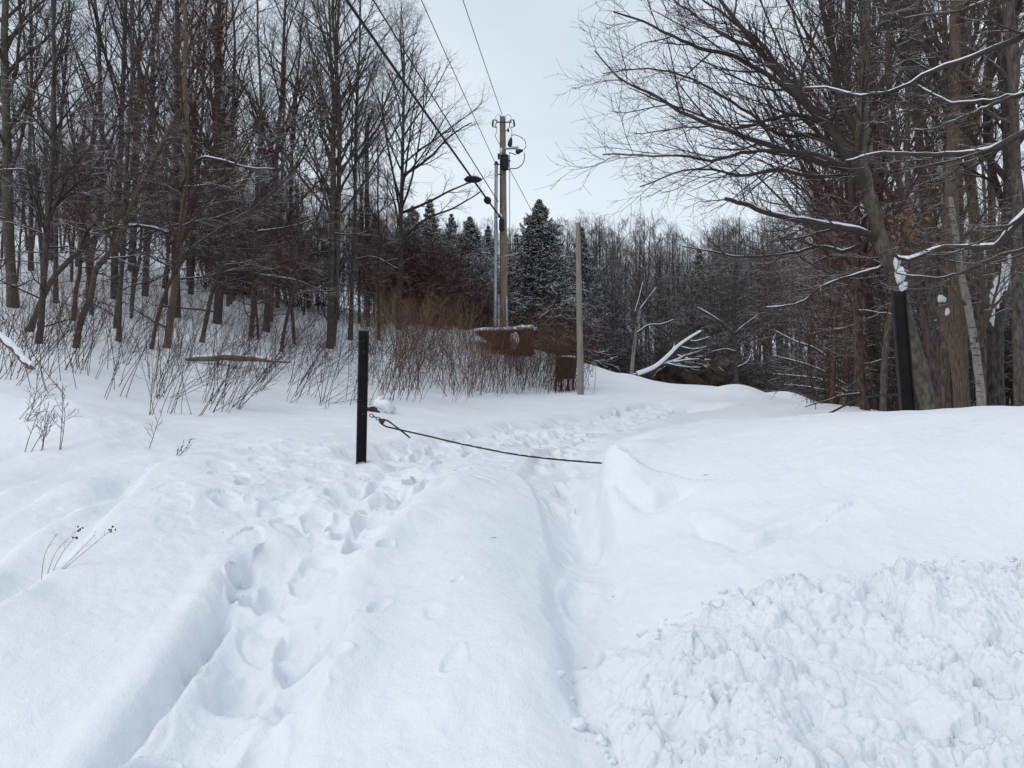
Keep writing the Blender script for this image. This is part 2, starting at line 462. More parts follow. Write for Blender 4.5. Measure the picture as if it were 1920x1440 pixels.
def mat_wood(name, dark, light, stretch=(3, 3, 1.1), scale=9, snow=(.55, .75), snow_noise=2.5, snow_amt=.5, use_tint=False, bump=.9, moss=None, bands=None):
    """bark / wood; snow lies where the surface faces up"""
    m, nt, b, nd, ln = newmat(name)
    n0 = noise(nt, scale, 6, .65, vec_scale=stretch)
    r = ramp(nt, n0.outputs['Fac'], [(.35, dark), (.68, light)])
    col = r.outputs[0]
    if use_tint:
        oi = N(nt, 'ShaderNodeObjectInfo')
        mx = N(nt, 'ShaderNodeMix', data_type='RGBA', blend_type='MULTIPLY'); mx.inputs[0].default_value = 1
        ln.new(col, mx.inputs[6]); ln.new(oi.outputs['Color'], mx.inputs[7]); col = mx.outputs[2]
    if moss:
        n5 = noise(nt, 2.2, 5, .7)
        r5 = ramp(nt, n5.outputs['Fac'], [(.5, (0, 0, 0)), (.62, (1, 1, 1))])
        mx = N(nt, 'ShaderNodeMix', data_type='RGBA'); ln.new(r5.outputs[0], mx.inputs[0])
        ln.new(col, mx.inputs[6]); mx.inputs[7].default_value = (*moss, 1); col = mx.outputs[2]
    if bands:
        n6 = noise(nt, 9, 3, .6, vec_scale=(.6, .6, 5))
        r6 = ramp(nt, n6.outputs['Fac'], [(.6, (0, 0, 0)), (.66, (1, 1, 1))])
        mx = N(nt, 'ShaderNodeMix', data_type='RGBA'); ln.new(r6.outputs[0], mx.inputs[0])
        ln.new(col, mx.inputs[6]); mx.inputs[7].default_value = (*bands, 1); col = mx.outputs[2]
    if snow:
        ge = N(nt, 'ShaderNodeNewGeometry'); sp = N(nt, 'ShaderNodeSeparateXYZ')
        ln.new(ge.outputs['Normal'], sp.inputs[0])
        n2 = noise(nt, snow_noise, 4, .6)
        ma = N(nt, 'ShaderNodeMath', operation='MULTIPLY_ADD'); ma.inputs[1].default_value = snow_amt; ma.inputs[2].default_value = -snow_amt / 2
        ln.new(n2.outputs['Fac'], ma.inputs[0])
        ad = N(nt, 'ShaderNodeMath', operation='ADD'); ln.new(sp.outputs['Z'], ad.inputs[0]); ln.new(ma.outputs[0], ad.inputs[1])
        r2 = ramp(nt, ad.outputs[0], [(snow[0], (0, 0, 0)), (snow[1], (1, 1, 1))])
        mx = N(nt, 'ShaderNodeMix', data_type='RGBA'); ln.new(r2.outputs[0], mx.inputs[0])
        ln.new(col, mx.inputs[6]); mx.inputs[7].default_value = (*SNOWC, 1); col = mx.outputs[2]
    ln.new(col, b.inputs['Base Color'])
    b.inputs['Roughness'].default_value = .85
    b.inputs['Specular IOR Level'].default_value = .2
    if bump:
        bp = N(nt, 'ShaderNodeBump'); bp.inputs['Strength'].default_value = bump; bp.inputs['Distance'].default_value = .02
        ln.new(n0.outputs['Fac'], bp.inputs['Height']); ln.new(bp.outputs[0], b.inputs['Normal'])
    return m

def mat_metal(name, c0, c1, rough=.5, metal=.0, scale=6, bump=.15, stretch=None):
    m, nt, b, nd, ln = newmat(name)
    n0 = noise(nt, scale, 6, .6, vec_scale=stretch)
    r = ramp(nt, n0.outputs['Fac'], [(.35, c0), (.7, c1)])
    ln.new(r.outputs[0], b.inputs['Base Color'])
    b.inputs['Roughness'].default_value = rough; b.inputs['Metallic'].default_value = metal
    b.inputs['Specular IOR Level'].default_value = .25
    bp = N(nt, 'ShaderNodeBump'); bp.inputs['Strength'].default_value = bump; bp.inputs['Distance'].default_value = .01
    ln.new(n0.outputs['Fac'], bp.inputs['Height']); ln.new(bp.outputs[0], b.inputs['Normal'])
    return m

M_GROUND = mat_snow('snow_cover', .6, 16, 120, sss=False)
M_BERM = mat_snow('ploughed_snow', .5, 30, 150, sss=False, dirt=True)
M_SNOW = mat_snow('lying_snow', .2, 20, 100, sss=False)
M_BARK = mat_wood('bark', (.028, .024, .022), (.128, .11, .099), use_tint=True, snow=(.62, .8))
M_TWIG = mat_wood('twig_bark', (.045, .036, .033), (.085, .07, .064), scale=1.5, stretch=(1, 1, 1), use_tint=True, snow=(.74, .95), snow_noise=1.4, snow_amt=.9, bump=0)
M_LIMB = mat_wood('limb_bark', (.04, .033, .03), (.08, .066, .06), scale=1.5, stretch=(1, 1, 1), use_tint=True, snow=(.86, 1.04), snow_noise=1.6, snow_amt=.8, bump=0)
M_MOSS = mat_wood('mossy_bark', (.036, .03, .026), (.17, .145, .12), moss=(.075, .07, .045), snow=(.6, .8))
M_BIRCH = mat_wood('birch_bark', (.17, .15, .13), (.38, .345, .305), bands=(.06, .055, .05), snow=(.6, .8), bump=.2)
M_BROWN = mat_wood('brown_bark', (.07, .05, .038), (.24, .18, .135), stretch=(9, 9, 1), snow=(.6, .8))
M_POLE = mat_wood('weathered_pole', (.12, .085, .06), (.34, .27, .21), stretch=(14, 14, .6), scale=4, snow=None, bump=.3)
M_POST = mat_wood('grey_post_wood', (.14, .125, .11), (.36, .335, .3), stretch=(14, 14, .6), scale=4, snow=None, bump=.3)
M_NEEDLE = mat_wood('spruce_needles', (.012, .018, .012), (.045, .055, .035), scale=3, stretch=(1, 1, 1), snow=(.5, .78), snow_noise=1.3, snow_amt=1.1, bump=0)
M_STEM = mat_wood('sapling_bark', (.04, .03, .027), (.13, .095, .08), scale=3, stretch=(1, 1, 1), use_tint=True, snow=None, bump=0)
M_STRAW = mat_wood('dry_stalk', (.24, .175, .1), (.46, .355, .21), scale=5, stretch=(1, 1, 1), snow=None, bump=0)
M_LEAF = mat_wood('dead_leaf', (.14, .07, .025), (.27, .15, .05), scale=5, stretch=(1, 1, 1), snow=None, bump=0)
M_LOG = mat_wood('bare_log', (.09, .06, .045), (.3, .24, .2), stretch=(1, 8, 8), snow=(.55, .72))
M_STEEL = mat_metal('black_painted_steel', (.006, .0068, .01), (.03, .02, .015), .6, .0, 7, .5)
M_CABLE = mat_metal('black_cable', (.012, .012, .014), (.03, .03, .032), .5, 0, 30)
M_GALV = mat_metal('galvanised_pipe', (.3, .33, .36), (.46, .49, .52), .45, .5, 8)
M_DARK = mat_metal('dark_hardware', (.015, .016, .02), (.04, .042, .05), .45, .2, 12)
M_RUST = mat_metal('rust', (.035, .016, .011), (.12, .05, .032), .9, 0, 5, .5)
M_RUSTBOX = mat_metal('rusty_box_paint', (.03, .022, .017), (.085, .06, .045), .85, 0, 4, .4)
M_PORC = mat_metal('grey_porcelain', (.32, .32, .34), (.45, .45, .47), .3, 0, 4, .05)
M_WIRE = mat_metal('wire', (.03, .03, .034), (.07, .07, .075), .5, .3, 30)
M_ROOT = mat_wood('root_earth', (.018, .013, .01), (.075, .055, .04), scale=4, stretch=(1, 1, 1), snow=(.72, .9))

# ------------------------------------------------------------------ ground mesh
def build_ground():
    th = np.concatenate([np.linspace(-math.pi, -.85, 60, endpoint=False), np.linspace(-.85, -.62, 60, endpoint=False),
                         np.linspace(-.62, .62, 1000, endpoint=False), np.linspace(.62, .85, 60, endpoint=False), np.linspace(.85, math.pi, 60, endpoint=False)])
    r = np.concatenate([np.exp(np.linspace(math.log(.25), math.log(2.0), 40, endpoint=False)),
                        np.exp(np.linspace(math.log(2.0), math.log(12), 620, endpoint=False)),
                        np.exp(np.linspace(math.log(12), math.log(30), 160, endpoint=False)),
                        np.exp(np.linspace(math.log(30), math.log(400), 70))])
    T, R = np.meshgrid(th, r, indexing='ij')
    x, y = (R * np.sin(T)).ravel(), (R * np.cos(T)).ravel()
    z = ground(x, y)
    n, m = T.shape
    idx = np.arange(n * m).reshape(n, m); nx = np.roll(idx, -1, 0)
    q = np.stack([idx[:, :-1], idx[:, 1:], nx[:, 1:], nx[:, :-1]], -1).reshape(-1, 4)
    q = q[:, ::-1]
    v = np.stack([x, y, z], 1)
    c = len(v)                                    # close the small hole at the photographer's feet
    v = np.concatenate([v, [[0, 0, float(z[idx[:, 0]].mean())]]])
    fan = np.stack([idx[:, 0], nx[:, 0], np.full(n, c), np.full(n, c)], -1)
    me = mesh_np('ground', v, q)
    o = obj('ground', me, M_GROUND)
    tag(o, 'deep trampled snow sloping up to a wooded hillside', None, kind='structure')
    return o
build_ground()

# ------------------------------------------------------------------ ploughed heap of lumpy snow
def build_berm():
    crest = [(1092, 1262), (1180, 1228), (1290, 1165), (1400, 1122), (1560, 1108), (1700, 1082), (1920, 1050), (2300, 1010)]
    poly = [drop(u, v)[:2] for u, v in crest]
    poly += [np.array([4.2, 2.4]), np.array([4.2, 1.2]), np.array([.45, 1.2])]
    poly += [drop(u, v)[:2] for u, v in ((1215, 1700), (1165, 1440), (1118, 1345))]
    poly = [tuple(p) for p in poly]
    st = .0052
    xs = np.arange(.1, 2.6, st); ys = np.arange(1.3, 3.5, st)
    X, Y = np.meshgrid(xs, ys, indexing='ij')
    x, y = X.ravel(), Y.ravel()
    wx = x + .07 * fbm(x * 7, y * 7, 71, 3); wy = y + .07 * fbm(x * 7 + 30, y * 7, 73, 3)
    d, s, p = seg_dist(wx, wy, poly + poly[:1])
    ins = np.zeros(len(x), bool)
    px_, py_ = np.array([q[0] for q in poly]), np.array([q[1] for q in poly])
    j = len(poly) - 1
    for i in range(len(poly)):
        c = ((py_[i] > wy) != (py_[j] > wy)) & (wx < (px_[j] - px_[i]) * (wy - py_[i]) / (py_[j] - py_[i] + 1e-12) + px_[i])
        ins ^= c; j = i
    sd = np.where(ins, d, -d)
    h = .115 * sstep(-.02, .24 + .2 * (1 - sstep(.5, 1.1, x)), sd) - .05 * (1 - sstep(-.06, .02, sd))
    edge = sstep(-.03, .1, sd)
    z = base_ground(x, y) + h + edge * .07 * fbm(x * 2.2, y * 2.2, 81, 2)
    for sc, amp, sd_ in ((3.6, .042, 1), (8.5, .04, 11), (18, .026, 21), (38, .013, 31)):
        qx = x * sc + .55 * fbm(x * sc * .9, y * sc * .9, sd_ + 100, 2); qy = y * sc + .55 * fbm(x * sc * .9 + 9, y * sc * .9, sd_ + 140, 2)
        f, hid = worley(qx, qy, sd_ * 7)
        var = .35 + 1.15 * sstep(-.22, .22, fbm(x * 2.6, y * 2.6, 200 + sd_, 2))
        z = z + edge * amp * var * (np.clip(1 - (f / .9) ** 2, 0, 1) ** .8 * (.3 + 1.2 * hid) - .3)
    z += edge * .009 * fbm(x * 24, y * 24, 93, 2)
    x = x + edge * .010 * fbm(x * 17 + z * 21, y * 17 + 5, 95, 2); y = y + edge * .010 * fbm(x * 17 + 60, y * 17 + z * 21, 97, 2)
    keep = sd.reshape(X.shape) > -.05
    idx = np.arange(len(x)).reshape(X.shape)
    q = np.stack([idx[:-1, :-1], idx[1:, :-1], idx[1:, 1:], idx[:-1, 1:]], -1)
    k = keep[:-1, :-1] & keep[1:, :-1] & keep[1:, 1:] & keep[:-1, 1:]
    q = q[k]
    used = np.unique(q); rem = np.full(len(x), -1); rem[used] = np.arange(len(used))
    v = np.stack([x, y, z], 1)[used]
    o = obj('snow_heap', mesh_np('snow_heap', v, rem[q]), M_BERM)
    tag(o, 'lumpy heap of ploughed snow clods beside the smooth snowbank', 'snow heap')
    rng = np.random.default_rng(12)
    bl = []
    bd = poly[:8] + poly[8:] 
    edges = [(poly[i], poly[i + 1], 16) for i in range(6)] + [(poly[-1], poly[0], 26), (poly[-2], poly[-1], 40)]
    for a, b, n in edges:
        for k in range(n):
            t = rng.random()
            c = np.array(a) * (1 - t) + np.array(b) * t + rng.normal(0, .045, 2)
            r_ = .006 + .022 * rng.random() ** 3
            zc = float(ground(c[0], c[1])[0])
            bl.append(blob((c[0], c[1], zc + r_ * .25), r_ * rng.uniform(.8, 1.4), r_ * rng.uniform(.8, 1.4), r_ * .8, int(rng.integers(999)), .3, 9))
    c = obj('loose_clods', mesh_np('loose_clods', *join(*bl)), M_SNOW, o); c['kind'] = 'stuff'
    return o
build_berm()

# ------------------------------------------------------------------ trees
def spawn(rng, Pn, R, count, t0, t1, a0, a1, lenf, n, up, wand, rr=.6, rmax=9, rmin=.003, keep=1.0, bias=None):
    Nn, m, _ = Pn.shape
    t = t0 + (t1 - t0) * ((np.arange(count)[None] + rng.random((Nn, count))) / count)
    idx = np.repeat(np.arange(Nn), count); t = t.ravel()
    az = (np.arange(count)[None] * 2.4 + rng.random((Nn, 1)) * 6.28 + rng.normal(0, .5, (Nn, count))).ravel()
    if keep < 1:
        k = rng.random(len(t)) < keep
        idx, t, az = idx[k], t[k], az[k]
    f = t * (m - 1); i = np.clip(f.astype(int), 0, m - 2); w = (f - i)[:, None]
    p0, p1 = Pn[idx, i], Pn[idx, i + 1]
    pos = p0 * (1 - w) + p1 * w
    T = p1 - p0; T /= np.linalg.norm(T, axis=1, keepdims=True) + 1e-9
    rad = R[idx, i] * (1 - w[:, 0]) + R[idx, i + 1] * w[:, 0]
    plen = np.linalg.norm(np.diff(Pn, axis=1), axis=2).sum(1)[idx]
    ref = np.where(np.abs(T[:, 2:3]) > .9, np.array([[1., 0, 0]]), np.array([[0, 0, 1.]]))
    n1 = np.cross(T, ref); n1 /= np.linalg.norm(n1, axis=1, keepdims=True) + 1e-9
    n2 = np.cross(T, n1)
    an = rng.uniform(a0, a1, len(t)) * math.pi / 180
    d = np.cos(an)[:, None] * T + np.sin(an)[:, None] * (np.cos(az)[:, None] * n1 + np.sin(az)[:, None] * n2)
    if bias is not None:
        d = d + np.asarray(bias); d /= np.linalg.norm(d, axis=1, keepdims=True)
    L = lenf(t, plen) * rng.uniform(.65, 1.3, len(t))
    Q = np.empty((len(t), n, 3)); Q[:, 0] = pos
    for j in range(1, n):
        d = d + rng.normal(0, wand, d.shape); d[:, 2] += up
        d /= np.linalg.norm(d, axis=1, keepdims=True)
        Q[:, j] = Q[:, j - 1] + d * (L / (n - 1))[:, None]
    r0 = np.clip(np.minimum(rad * rr, L * .02 + .002), rmin, rmax)
    Rr = r0[:, None] * np.linspace(1, .35, n)[None]
    Rr = np.maximum(Rr, rmin * .7)
    return Q, Rr

def crown(rng, trunk, rad, H, style='forest', dens=1.0, rmin=.004, low=True, t0=.3):
    """branch system of a leafless tree: list of tube groups"""
    Tp, Tr = trunk[None], rad[None]
    g = []
    if style == 'forest':
        A = spawn(rng, Tp, Tr, int(20 * dens), t0, .97, 22, 48, lambda t, L: H * (.34 * (1 - t) + .06), 8, .06, .08, .55)
    elif style == 'fan':           # ascending limbs, broad fan
        A = spawn(rng, Tp, Tr, int(20 * dens), t0, .97, 22, 46, lambda t, L: H * (.5 * (1 - t) + .05), 9, .03, .06, .6)
    else:                          # slim pole tree
        A = spawn(rng, Tp, Tr, int(17 * dens), t0, .97, 30, 70, lambda t, L: H * (.2 * (1 - t) + .05), 7, .05, .1, .5)
    g.append((*A, 5))
    B = spawn(rng, *A, 7, .2, .97, 24, 58, lambda t, L: L * (.46 * (1 - t) + .16), 6, .04, .11, .6, rmin=rmin)
    g.append((*B, 3))
    C = spawn(rng, *B, 6, .15, .98, 22, 60, lambda t, L: L * .42 + .08, 4, .05, .12, .7, rmin=rmin * .8)
    g.append((*C, 3))
    D = spawn(rng, *C, 3, .2, .95, 20, 60, lambda t, L: L * .45 + .06, 3, .05, .13, .8, rmin=rmin * .6, keep=.7)
    g.append((*D, 3))
    # trunk-top sprays
    if low:
        E = spawn(rng, Tp, Tr, int(5 * dens), .1, t0 + .12, 60, 98, lambda t, L: H * .13 + 0 * t, 7, -.005, .13, .32)
        g.append((*E, 4))
        E2 = spawn(rng, *E, 6, .2, .95, 25, 60, lambda t, L: L * .4, 4, .0, .12, .6, rmin=rmin)
        g.append((*E2, 3))
        E3 = spawn(rng, *E2, 4, .2, .95, 25, 60, lambda t, L: L * .4, 3, .0, .12, .6, rmin=rmin * .7)
        g.append((*E3, 3))
    return g

def trunk_line(rng, H, r0, lean=.04, wob=.03, n=14):
    t = np.linspace(0, 1, n)
    a = rng.uniform(0, 6.28)
    x = lean * H * t ** 1.3 * math.cos(a) + np.cumsum(rng.normal(0, wob * H / n, n)) * .6
    y = lean * H * t ** 1.3 * math.sin(a) + np.cumsum(rng.normal(0, wob * H / n, n)) * .6
    p = np.stack([x - x[0], y - y[0], t * H - .25], 1)
    r = r0 * (1 - t) ** .8 * .92 + .012
    r[0] *= 1.35; r[1] *= 1.06
    return p, r

def tree_meshes(name, rng, trunk, rad, H, style, dens, rmin, low, t0, tm=None, cm=None):
    tv = tubes([(trunk[None], rad[None], 9)])
    cv = tubes(crown(rng, trunk, rad, H, style, dens, rmin, low, t0))
    a = mesh_np(name + '_trunk', *tv); a.materials.append(tm or M_BARK)
    b = mesh_np(name + '_crown', *cv); b.materials.append(cm or M_TWIG)
    return a, b

def put_tree(name, label, cat, group, ma, mb, loc, rz, sc, tint, tint2=None):
    r = empty(name, loc); r.rotation_euler = (0, 0, rz); r.scale = (sc, sc, sc)
    tag(r, label, cat, group)
    a = obj('trunk', ma, None, r); b = obj('crown', mb, None, r)
    a.color = (*[(c + 1) / 2 for c in tint], 1); b.color = (*(tint2 or tint), 1)
    return r

GREY = (1.0, 1.0, 1.0); REDD = (1.15, .72, .68); WARM = (1.2, 1.02, .86); DARK = (.6, .58, .6); COOL = (.85, .9, 1.0)

def hero(label, pix, wpx, H, style='forest', dens=1.0, tint=GREY, tint2=None, d=None, t0=.3, low=True, group=None, tm=None, rmin=None, seed=0, broken=False, dd=0.0, cm=None, name='bare_tree', cat='bare tree'):
    """a tree whose trunk follows the given photo line from the ground up"""
    rng = np.random.default_rng(1000 + seed)
    if d is None:
        d = drop(pix[0][0], pix[0][1], ground, 4)[1]
    w = [P(u, v, d + dd * k) for k, (u, v) in enumerate(pix)]
    g = float(ground(w[0][0], w[0][1])[0])
    base = np.array([w[0][0], w[0][1], g])
    if w[0][2] > g: w[0] = base
    ln = smooth_line(w, 4)
    if not broken:
        dr = ln[-1] - ln[-4]; dr /= np.linalg.norm(dr)
        k = 0
        while ln[-1][2] - base[2] < H and k < 40:
            dr = dr * .9 + np.array([rng.normal(0, .06), rng.normal(0, .06), .16]); dr /= np.linalg.norm(dr)
            ln = np.concatenate([ln, [ln[-1] + dr * H * .06]]); k += 1
    ln = np.concatenate([[ln[0] - (ln[1] - ln[0]) / np.linalg.norm(ln[1] - ln[0]) * .3], ln])
    ln[2:, :2] += np.cumsum(rng.normal(0, .012, (len(ln) - 2, 2)), 0) * (0.4 if not broken else .2)
    L = np.concatenate([[0], np.cumsum(np.linalg.norm(np.diff(ln, axis=0), axis=1))]); t = L / L[-1]
    r0 = wpx * px(d) / 2 * (.82 if d > 14 else 1.0)
    rad = r0 * ((1 - t) ** .75 * .9 + .1) if not broken else r0 * (1 - .35 * t)
    rad *= 1 + rng.normal(0, .04, len(rad)); rad[0] *= 1.3; rad[1] *= 1.15
    local = ln - base
    rmin = rmin or max(.0028, .15 * px(d))
    ma, mb = tree_meshes('hero', rng, local, rad, H, style, dens, rmin, low, t0, tm, cm)
    return put_tree(name, label, cat, group, ma, mb, base, 0, 1, tint, tint2), d

# explicit limbs
def limbs(root, lines, d, tint, snow=True, sub=6, seed=0, mat=None, rmin=.0028, twigs=True, dd=0):
    """big explicit limbs of a tree (photo lines), with their twigs; root is the thing"""
    rng = np.random.default_rng(500 + seed)
    base = np.array(root.location)
    Ps, Rs, Sn = [], [], []
    for k, (pix, w0, w1, dz0, dz1, hassnow) in enumerate(lines):
        n = len(pix)
        w = [P(u, v, d + dz0 + (dz1 - dz0) * i / (n - 1)) for i, (u, v) in enumerate(pix)]
        ln = smooth_line(w, 5)
        ln[1:-1] += rng.normal(0, .006, (len(ln) - 2, 3))
        s = np.linspace(0, 1, 24)
        L = np.concatenate([[0], np.cumsum(np.linalg.norm(np.diff(ln, axis=0), axis=1))]); L /= L[-1]
        q = np.stack([np.interp(s, L, ln[:, c]) for c in range(3)], 1) - base
        r = np.linspace(w0, w1, 24) * px(d + dz0) / 2
        Ps.append(q); Rs.append(r)
        if hassnow:
            fl = np.clip(.75 + .9 * vnoise(s * 9 + k * 3.3, s * 0 + k, 77), 0.0, 1.0) * np.clip(np.minimum(s, 1 - s) * 14, 0, 1)
            nrm = np.maximum(r, .5 * w0 * px(d) / 2)
            Sn.append((q + np.array([0, 0, 1.0]) * (nrm * .62)[:, None], nrm * .78 * fl * hassnow + .0005))
    Pn, R = np.array(Ps), np.array(Rs)
    g = [(Pn, R, 7)]
    if twigs:
        B = spawn(rng, Pn, R, sub * 2, .12, .99, 20, 48, lambda t, L: np.minimum(L * (.3 * (1 - t) + .13), .95), 7, .05, .09, .5, rmin=rmin * 1.2)
        C = spawn(rng, *B, 6, .15, .98, 22, 50, lambda t, L: L * .42 + .05, 5, .045, .08, .65, rmin=rmin)
        D = spawn(rng, *C, 4, .15, .97, 20, 50, lambda t, L: L * .42 + .04, 4, .05, .09, .8, rmin=rmin * .75)
        g += [(*B, 4), (*C, 3), (*D, 3)]
    me = mesh_np('limbs', *tubes(g)); me.materials.append(mat or M_LIMB)
    o = obj('crown', me, None, root); o.color = (*tint, 1)
    if Sn:
        me = mesh_np('branch_snow', *tubes([(np.array([a for a, b in Sn]), np.array([b for a, b in Sn]), 7)]))
        obj('branch_snow', me, M_SNOW, root)
    return o

# --- left hillside, trees one can tell apart
hero('thick dark trunk at the far left edge on the snowy slope', [(25, 575), (15, 420), (12, 250), (8, 60)], 25, 13, 'forest', 1.2, DARK, WARM, seed=1, tm=M_MOSS)
H2, _ = hero('thin straight dark trunk before the thick trunk at the left edge', [(73, 645), (82, 560), (90, 430), (100, 300), (104, 120)], 15, 11, 'slim', 1.2, DARK, seed=2)
H3, _ = hero('pale curved trunk leaning right with an arching snow-lined branch, left slope', [(55, 600), (84, 550), (107, 512), (150, 470), (195, 435), (245, 423), (300, 430), (318, 436)], 14, 4, 'slim', .6, WARM, broken=True, d=16.2, t0=.35, seed=3, low=False)
hero('crooked grey trunk bending right as it climbs the left slope', [(142, 652), (152, 600), (170, 555), (180, 505), (218, 455), (262, 350), (305, 268), (335, 205)], 15, 7, 'slim', .9, WARM, seed=4, tm=M_BARK, low=False, t0=.5, broken=True)
hero('slender straight birch-grey trunk right of the crooked trunk', [(222, 640), (225, 560), (230, 470), (236, 330), (246, 160)], 12, 10, 'slim', 1.1, GREY, seed=5)
hero('slanting thin trunk in front of the twin pale trunks', [(284, 655), (297, 590), (315, 540), (350, 475), (420, 425), (470, 395)], 10, 5, 'slim', .8, REDD, seed=6, low=False)
H7, _ = hero('twin pale trunk, peeling bark, standing upright on the left slope', [(313, 652), (322, 590), (332, 520), (345, 400), (352, 250)], 17, 11, 'forest', .9, WARM, seed=7, tm=M_BROWN)
hero('slanting dark trunk right of the twin pale trunks', [(378, 642), (390, 585), (405, 530), (440, 455), (480, 380), (520, 330)], 11, 6.5, 'slim', 1, GREY, seed=8, low=False)
H9, _ = hero('sturdy dark upright trunk above the fallen log', [(407, 607), (414, 530), (415, 400), (412, 260), (408, 90)], 19, 13, 'forest', 1.2, DARK, REDD, seed=9)
H10, _ = hero('short-footed thin trunk behind the fallen log', [(470, 632), (474, 560), (477, 480), (482, 350), (490, 200)], 11, 11, 'slim', 1.1, GREY, seed=10)
hero('reddish slanting sapling trunk above the right end of the fallen log', [(527, 660), (535, 610), (548, 560), (572, 480), (600, 400)], 9, 6, 'slim', 1, REDD, seed=11, low=False)
hero('grey-brown maple with steep fanning limbs, snow around its notched foot', [(623, 648), (627, 590), (631, 470), (634, 330), (636, 220), (628, 90)], 15, 12, 'fan', 1.35, GREY, seed=12, t0=.34)
hero('bare trunk with a broken forked top between the two tall maples', [(688, 600), (689, 480), (688, 340), (688, 250), (692, 225), (701, 207)], 14, 8, 'slim', .9, DARK, seed=13, broken=True, t0=.35)
H14, _ = hero('tall dark maple with branches sweeping right towards the pole', [(748, 600), (750, 480), (753, 330), (756, 200), (757, 100), (752, 25)], 13, 10.6, 'fan', 1.6, DARK, seed=14, t0=.3, d=26)
hero('leaning grey trunk deep between the crooked trunk and the left edge', [(165, 560), (172, 480), (185, 400), (190, 250)], 14, 12, 'forest', 1.0, GREY, seed=15)
hero('upright grey trunk behind the twin pale trunks', [(272, 555), (275, 470), (278, 350), (285, 150)], 15, 13, 'forest', 1.1, GREY, seed=16)
hero('dark trunk with reddish twigs at the top of the left slope', [(430, 570), (432, 480), (433, 380), (436, 240)], 12, 12, 'forest', 1.1, REDD, seed=17)
hero('slim grey trunk standing at the brow behind the fallen log', [(548, 575), (547, 480), (546, 360), (552, 200)], 11, 12.5, 'fan', 1.1, GREY, seed=18)

def boughs(root, lines, seed):
    d = root.location[1]
    limbs(root, [(p, w0, w1, 0, -.35, sn) for p, w0, w1, sn in lines], d, (.85, .8, .78), seed=seed, sub=3, rmin=.0035)
boughs(H3, [([(190, 437), (220, 426), (250, 423), (290, 428), (318, 437)], 8, 3, 1.2), ([(150, 470), (160, 440), (185, 410), (215, 385)], 6, 2, .8)], 11)
boughs(H7, [([(338, 365), (350, 330), (372, 298), (395, 296), (430, 304), (470, 315), (520, 316)], 6, 2, 1.2), ([(334, 352), (380, 348), (425, 341)], 5, 2, 1.1), ([(342, 420), (300, 430), (262, 450)], 5, 2, .9)], 12)
boughs(H9, [([(414, 455), (450, 440), (500, 432), (560, 422), (600, 405)], 6, 2, 1.0), ([(412, 385), (370, 380), (330, 395)], 5, 2, .9)], 13)
boughs(H10, [([(476, 520), (445, 495), (425, 490)], 5, 2, 1.0), ([(476, 515), (520, 520), (565, 530), (620, 556)], 6, 2, 1.1)], 14)
boughs(H14, [([(750, 505), (735, 500), (712, 486), (690, 482), (655, 490)], 5, 2, 1.2), ([(752, 330), (800, 300), (850, 250), (885, 230)], 6, 2, .3), ([(752, 400), (800, 380), (860, 350), (905, 335)], 6, 2, .4), ([(751, 450), (800, 410), (850, 390), (900, 360)], 6, 2, .4)], 15)
boughs(H2, [([(88, 440), (60, 330), (20, 318), (-20, 325)], 6, 2, .9), ([(90, 420), (130, 330), (170, 305)], 6, 2, 1.0)], 16)

PALE = (1.5, 1.42, 1.32); TAN = (1.7, 1.42, 1.15)
# --- right-hand wood
DR = 7.6
R1, _ = hero('mossy forked maple behind the right gate post, long limbs sweeping left', [(1742, 775), (1722, 680), (1700, 600), (1680, 530), (1660, 470), (1640, 400), (1622, 345), (1612, 270), (1614, 190), (1621, 95), (1626, 0)], 31, 8.5, 'slim', .8, TAN, (.9, .85, .85), d=DR, seed=30, tm=M_MOSS, t0=.5, low=False)
limbs(R1, [
    ([(1625, 360), (1592, 295), (1560, 245), (1527, 207), (1480, 157), (1420, 90), (1372, 30), (1330, -30)], 21, 5, 0, -.3, 0),
    ([(1527, 213), (1467, 160), (1423, 129), (1373, 104), (1320, 93), (1270, 72), (1215, 45), (1150, 22)], 12, 2.5, 0, -.8, .7),
    ([(1600, 320), (1560, 300), (1510, 287), (1423, 283), (1380, 290), (1335, 302), (1280, 293), (1200, 291), (1130, 290)], 10, 2.2, 0, -.9, .5),
    ([(1595, 320), (1535, 302), (1493, 290), (1423, 265), (1347, 238), (1285, 214), (1230, 180), (1165, 150), (1115, 95)], 14, 2.5, .1, .5, .9),
    ([(1640, 447), (1600, 431), (1527, 417), (1470, 407), (1433, 397), (1395, 383), (1360, 373)], 15, 7, 0, -.5, 1.0),
    ([(1560, 245), (1500, 215), (1440, 225), (1380, 240), (1310, 215), (1240, 190), (1180, 165)], 9, 2, .1, .9, .4),
    ([(1480, 157), (1440, 95), (1390, 50), (1330, 10), (1290, -20)], 9, 3, 0, .6, .3),
    ([(1420, 90), (1350, 62), (1300, 25), (1250, -10)], 7, 3, -.2, .3, .2),
    ([(1612, 260), (1575, 180), (1560, 90), (1540, 10), (1530, -60)], 15, 7, 0, .4, 0),
    ([(1590, 295), (1530, 255), (1470, 255), (1400, 210), (1330, 165), (1260, 135), (1190, 130), (1130, 138)], 9, 2, .2, 1.1, .4),
    ([(1600, 330), (1520, 330), (1450, 318), (1390, 330), (1340, 320), (1280, 318), (1240, 335), (1200, 350)], 8, 2, .2, -.4, .3),
    ([(1640, 440), (1590, 470), (1540, 462), (1480, 476), (1390, 482), (1330, 470), (1280, 462)], 8, 2.5, .3, 1.0, .9),
    ([(1668, 500), (1640, 505), (1600, 517), (1545, 535), (1510, 562), (1470, 575), (1430, 577)], 8, 2.5, .1, -.6, .9),
], DR, (.9, .82, .82), seed=1, sub=6, rmin=.0024)

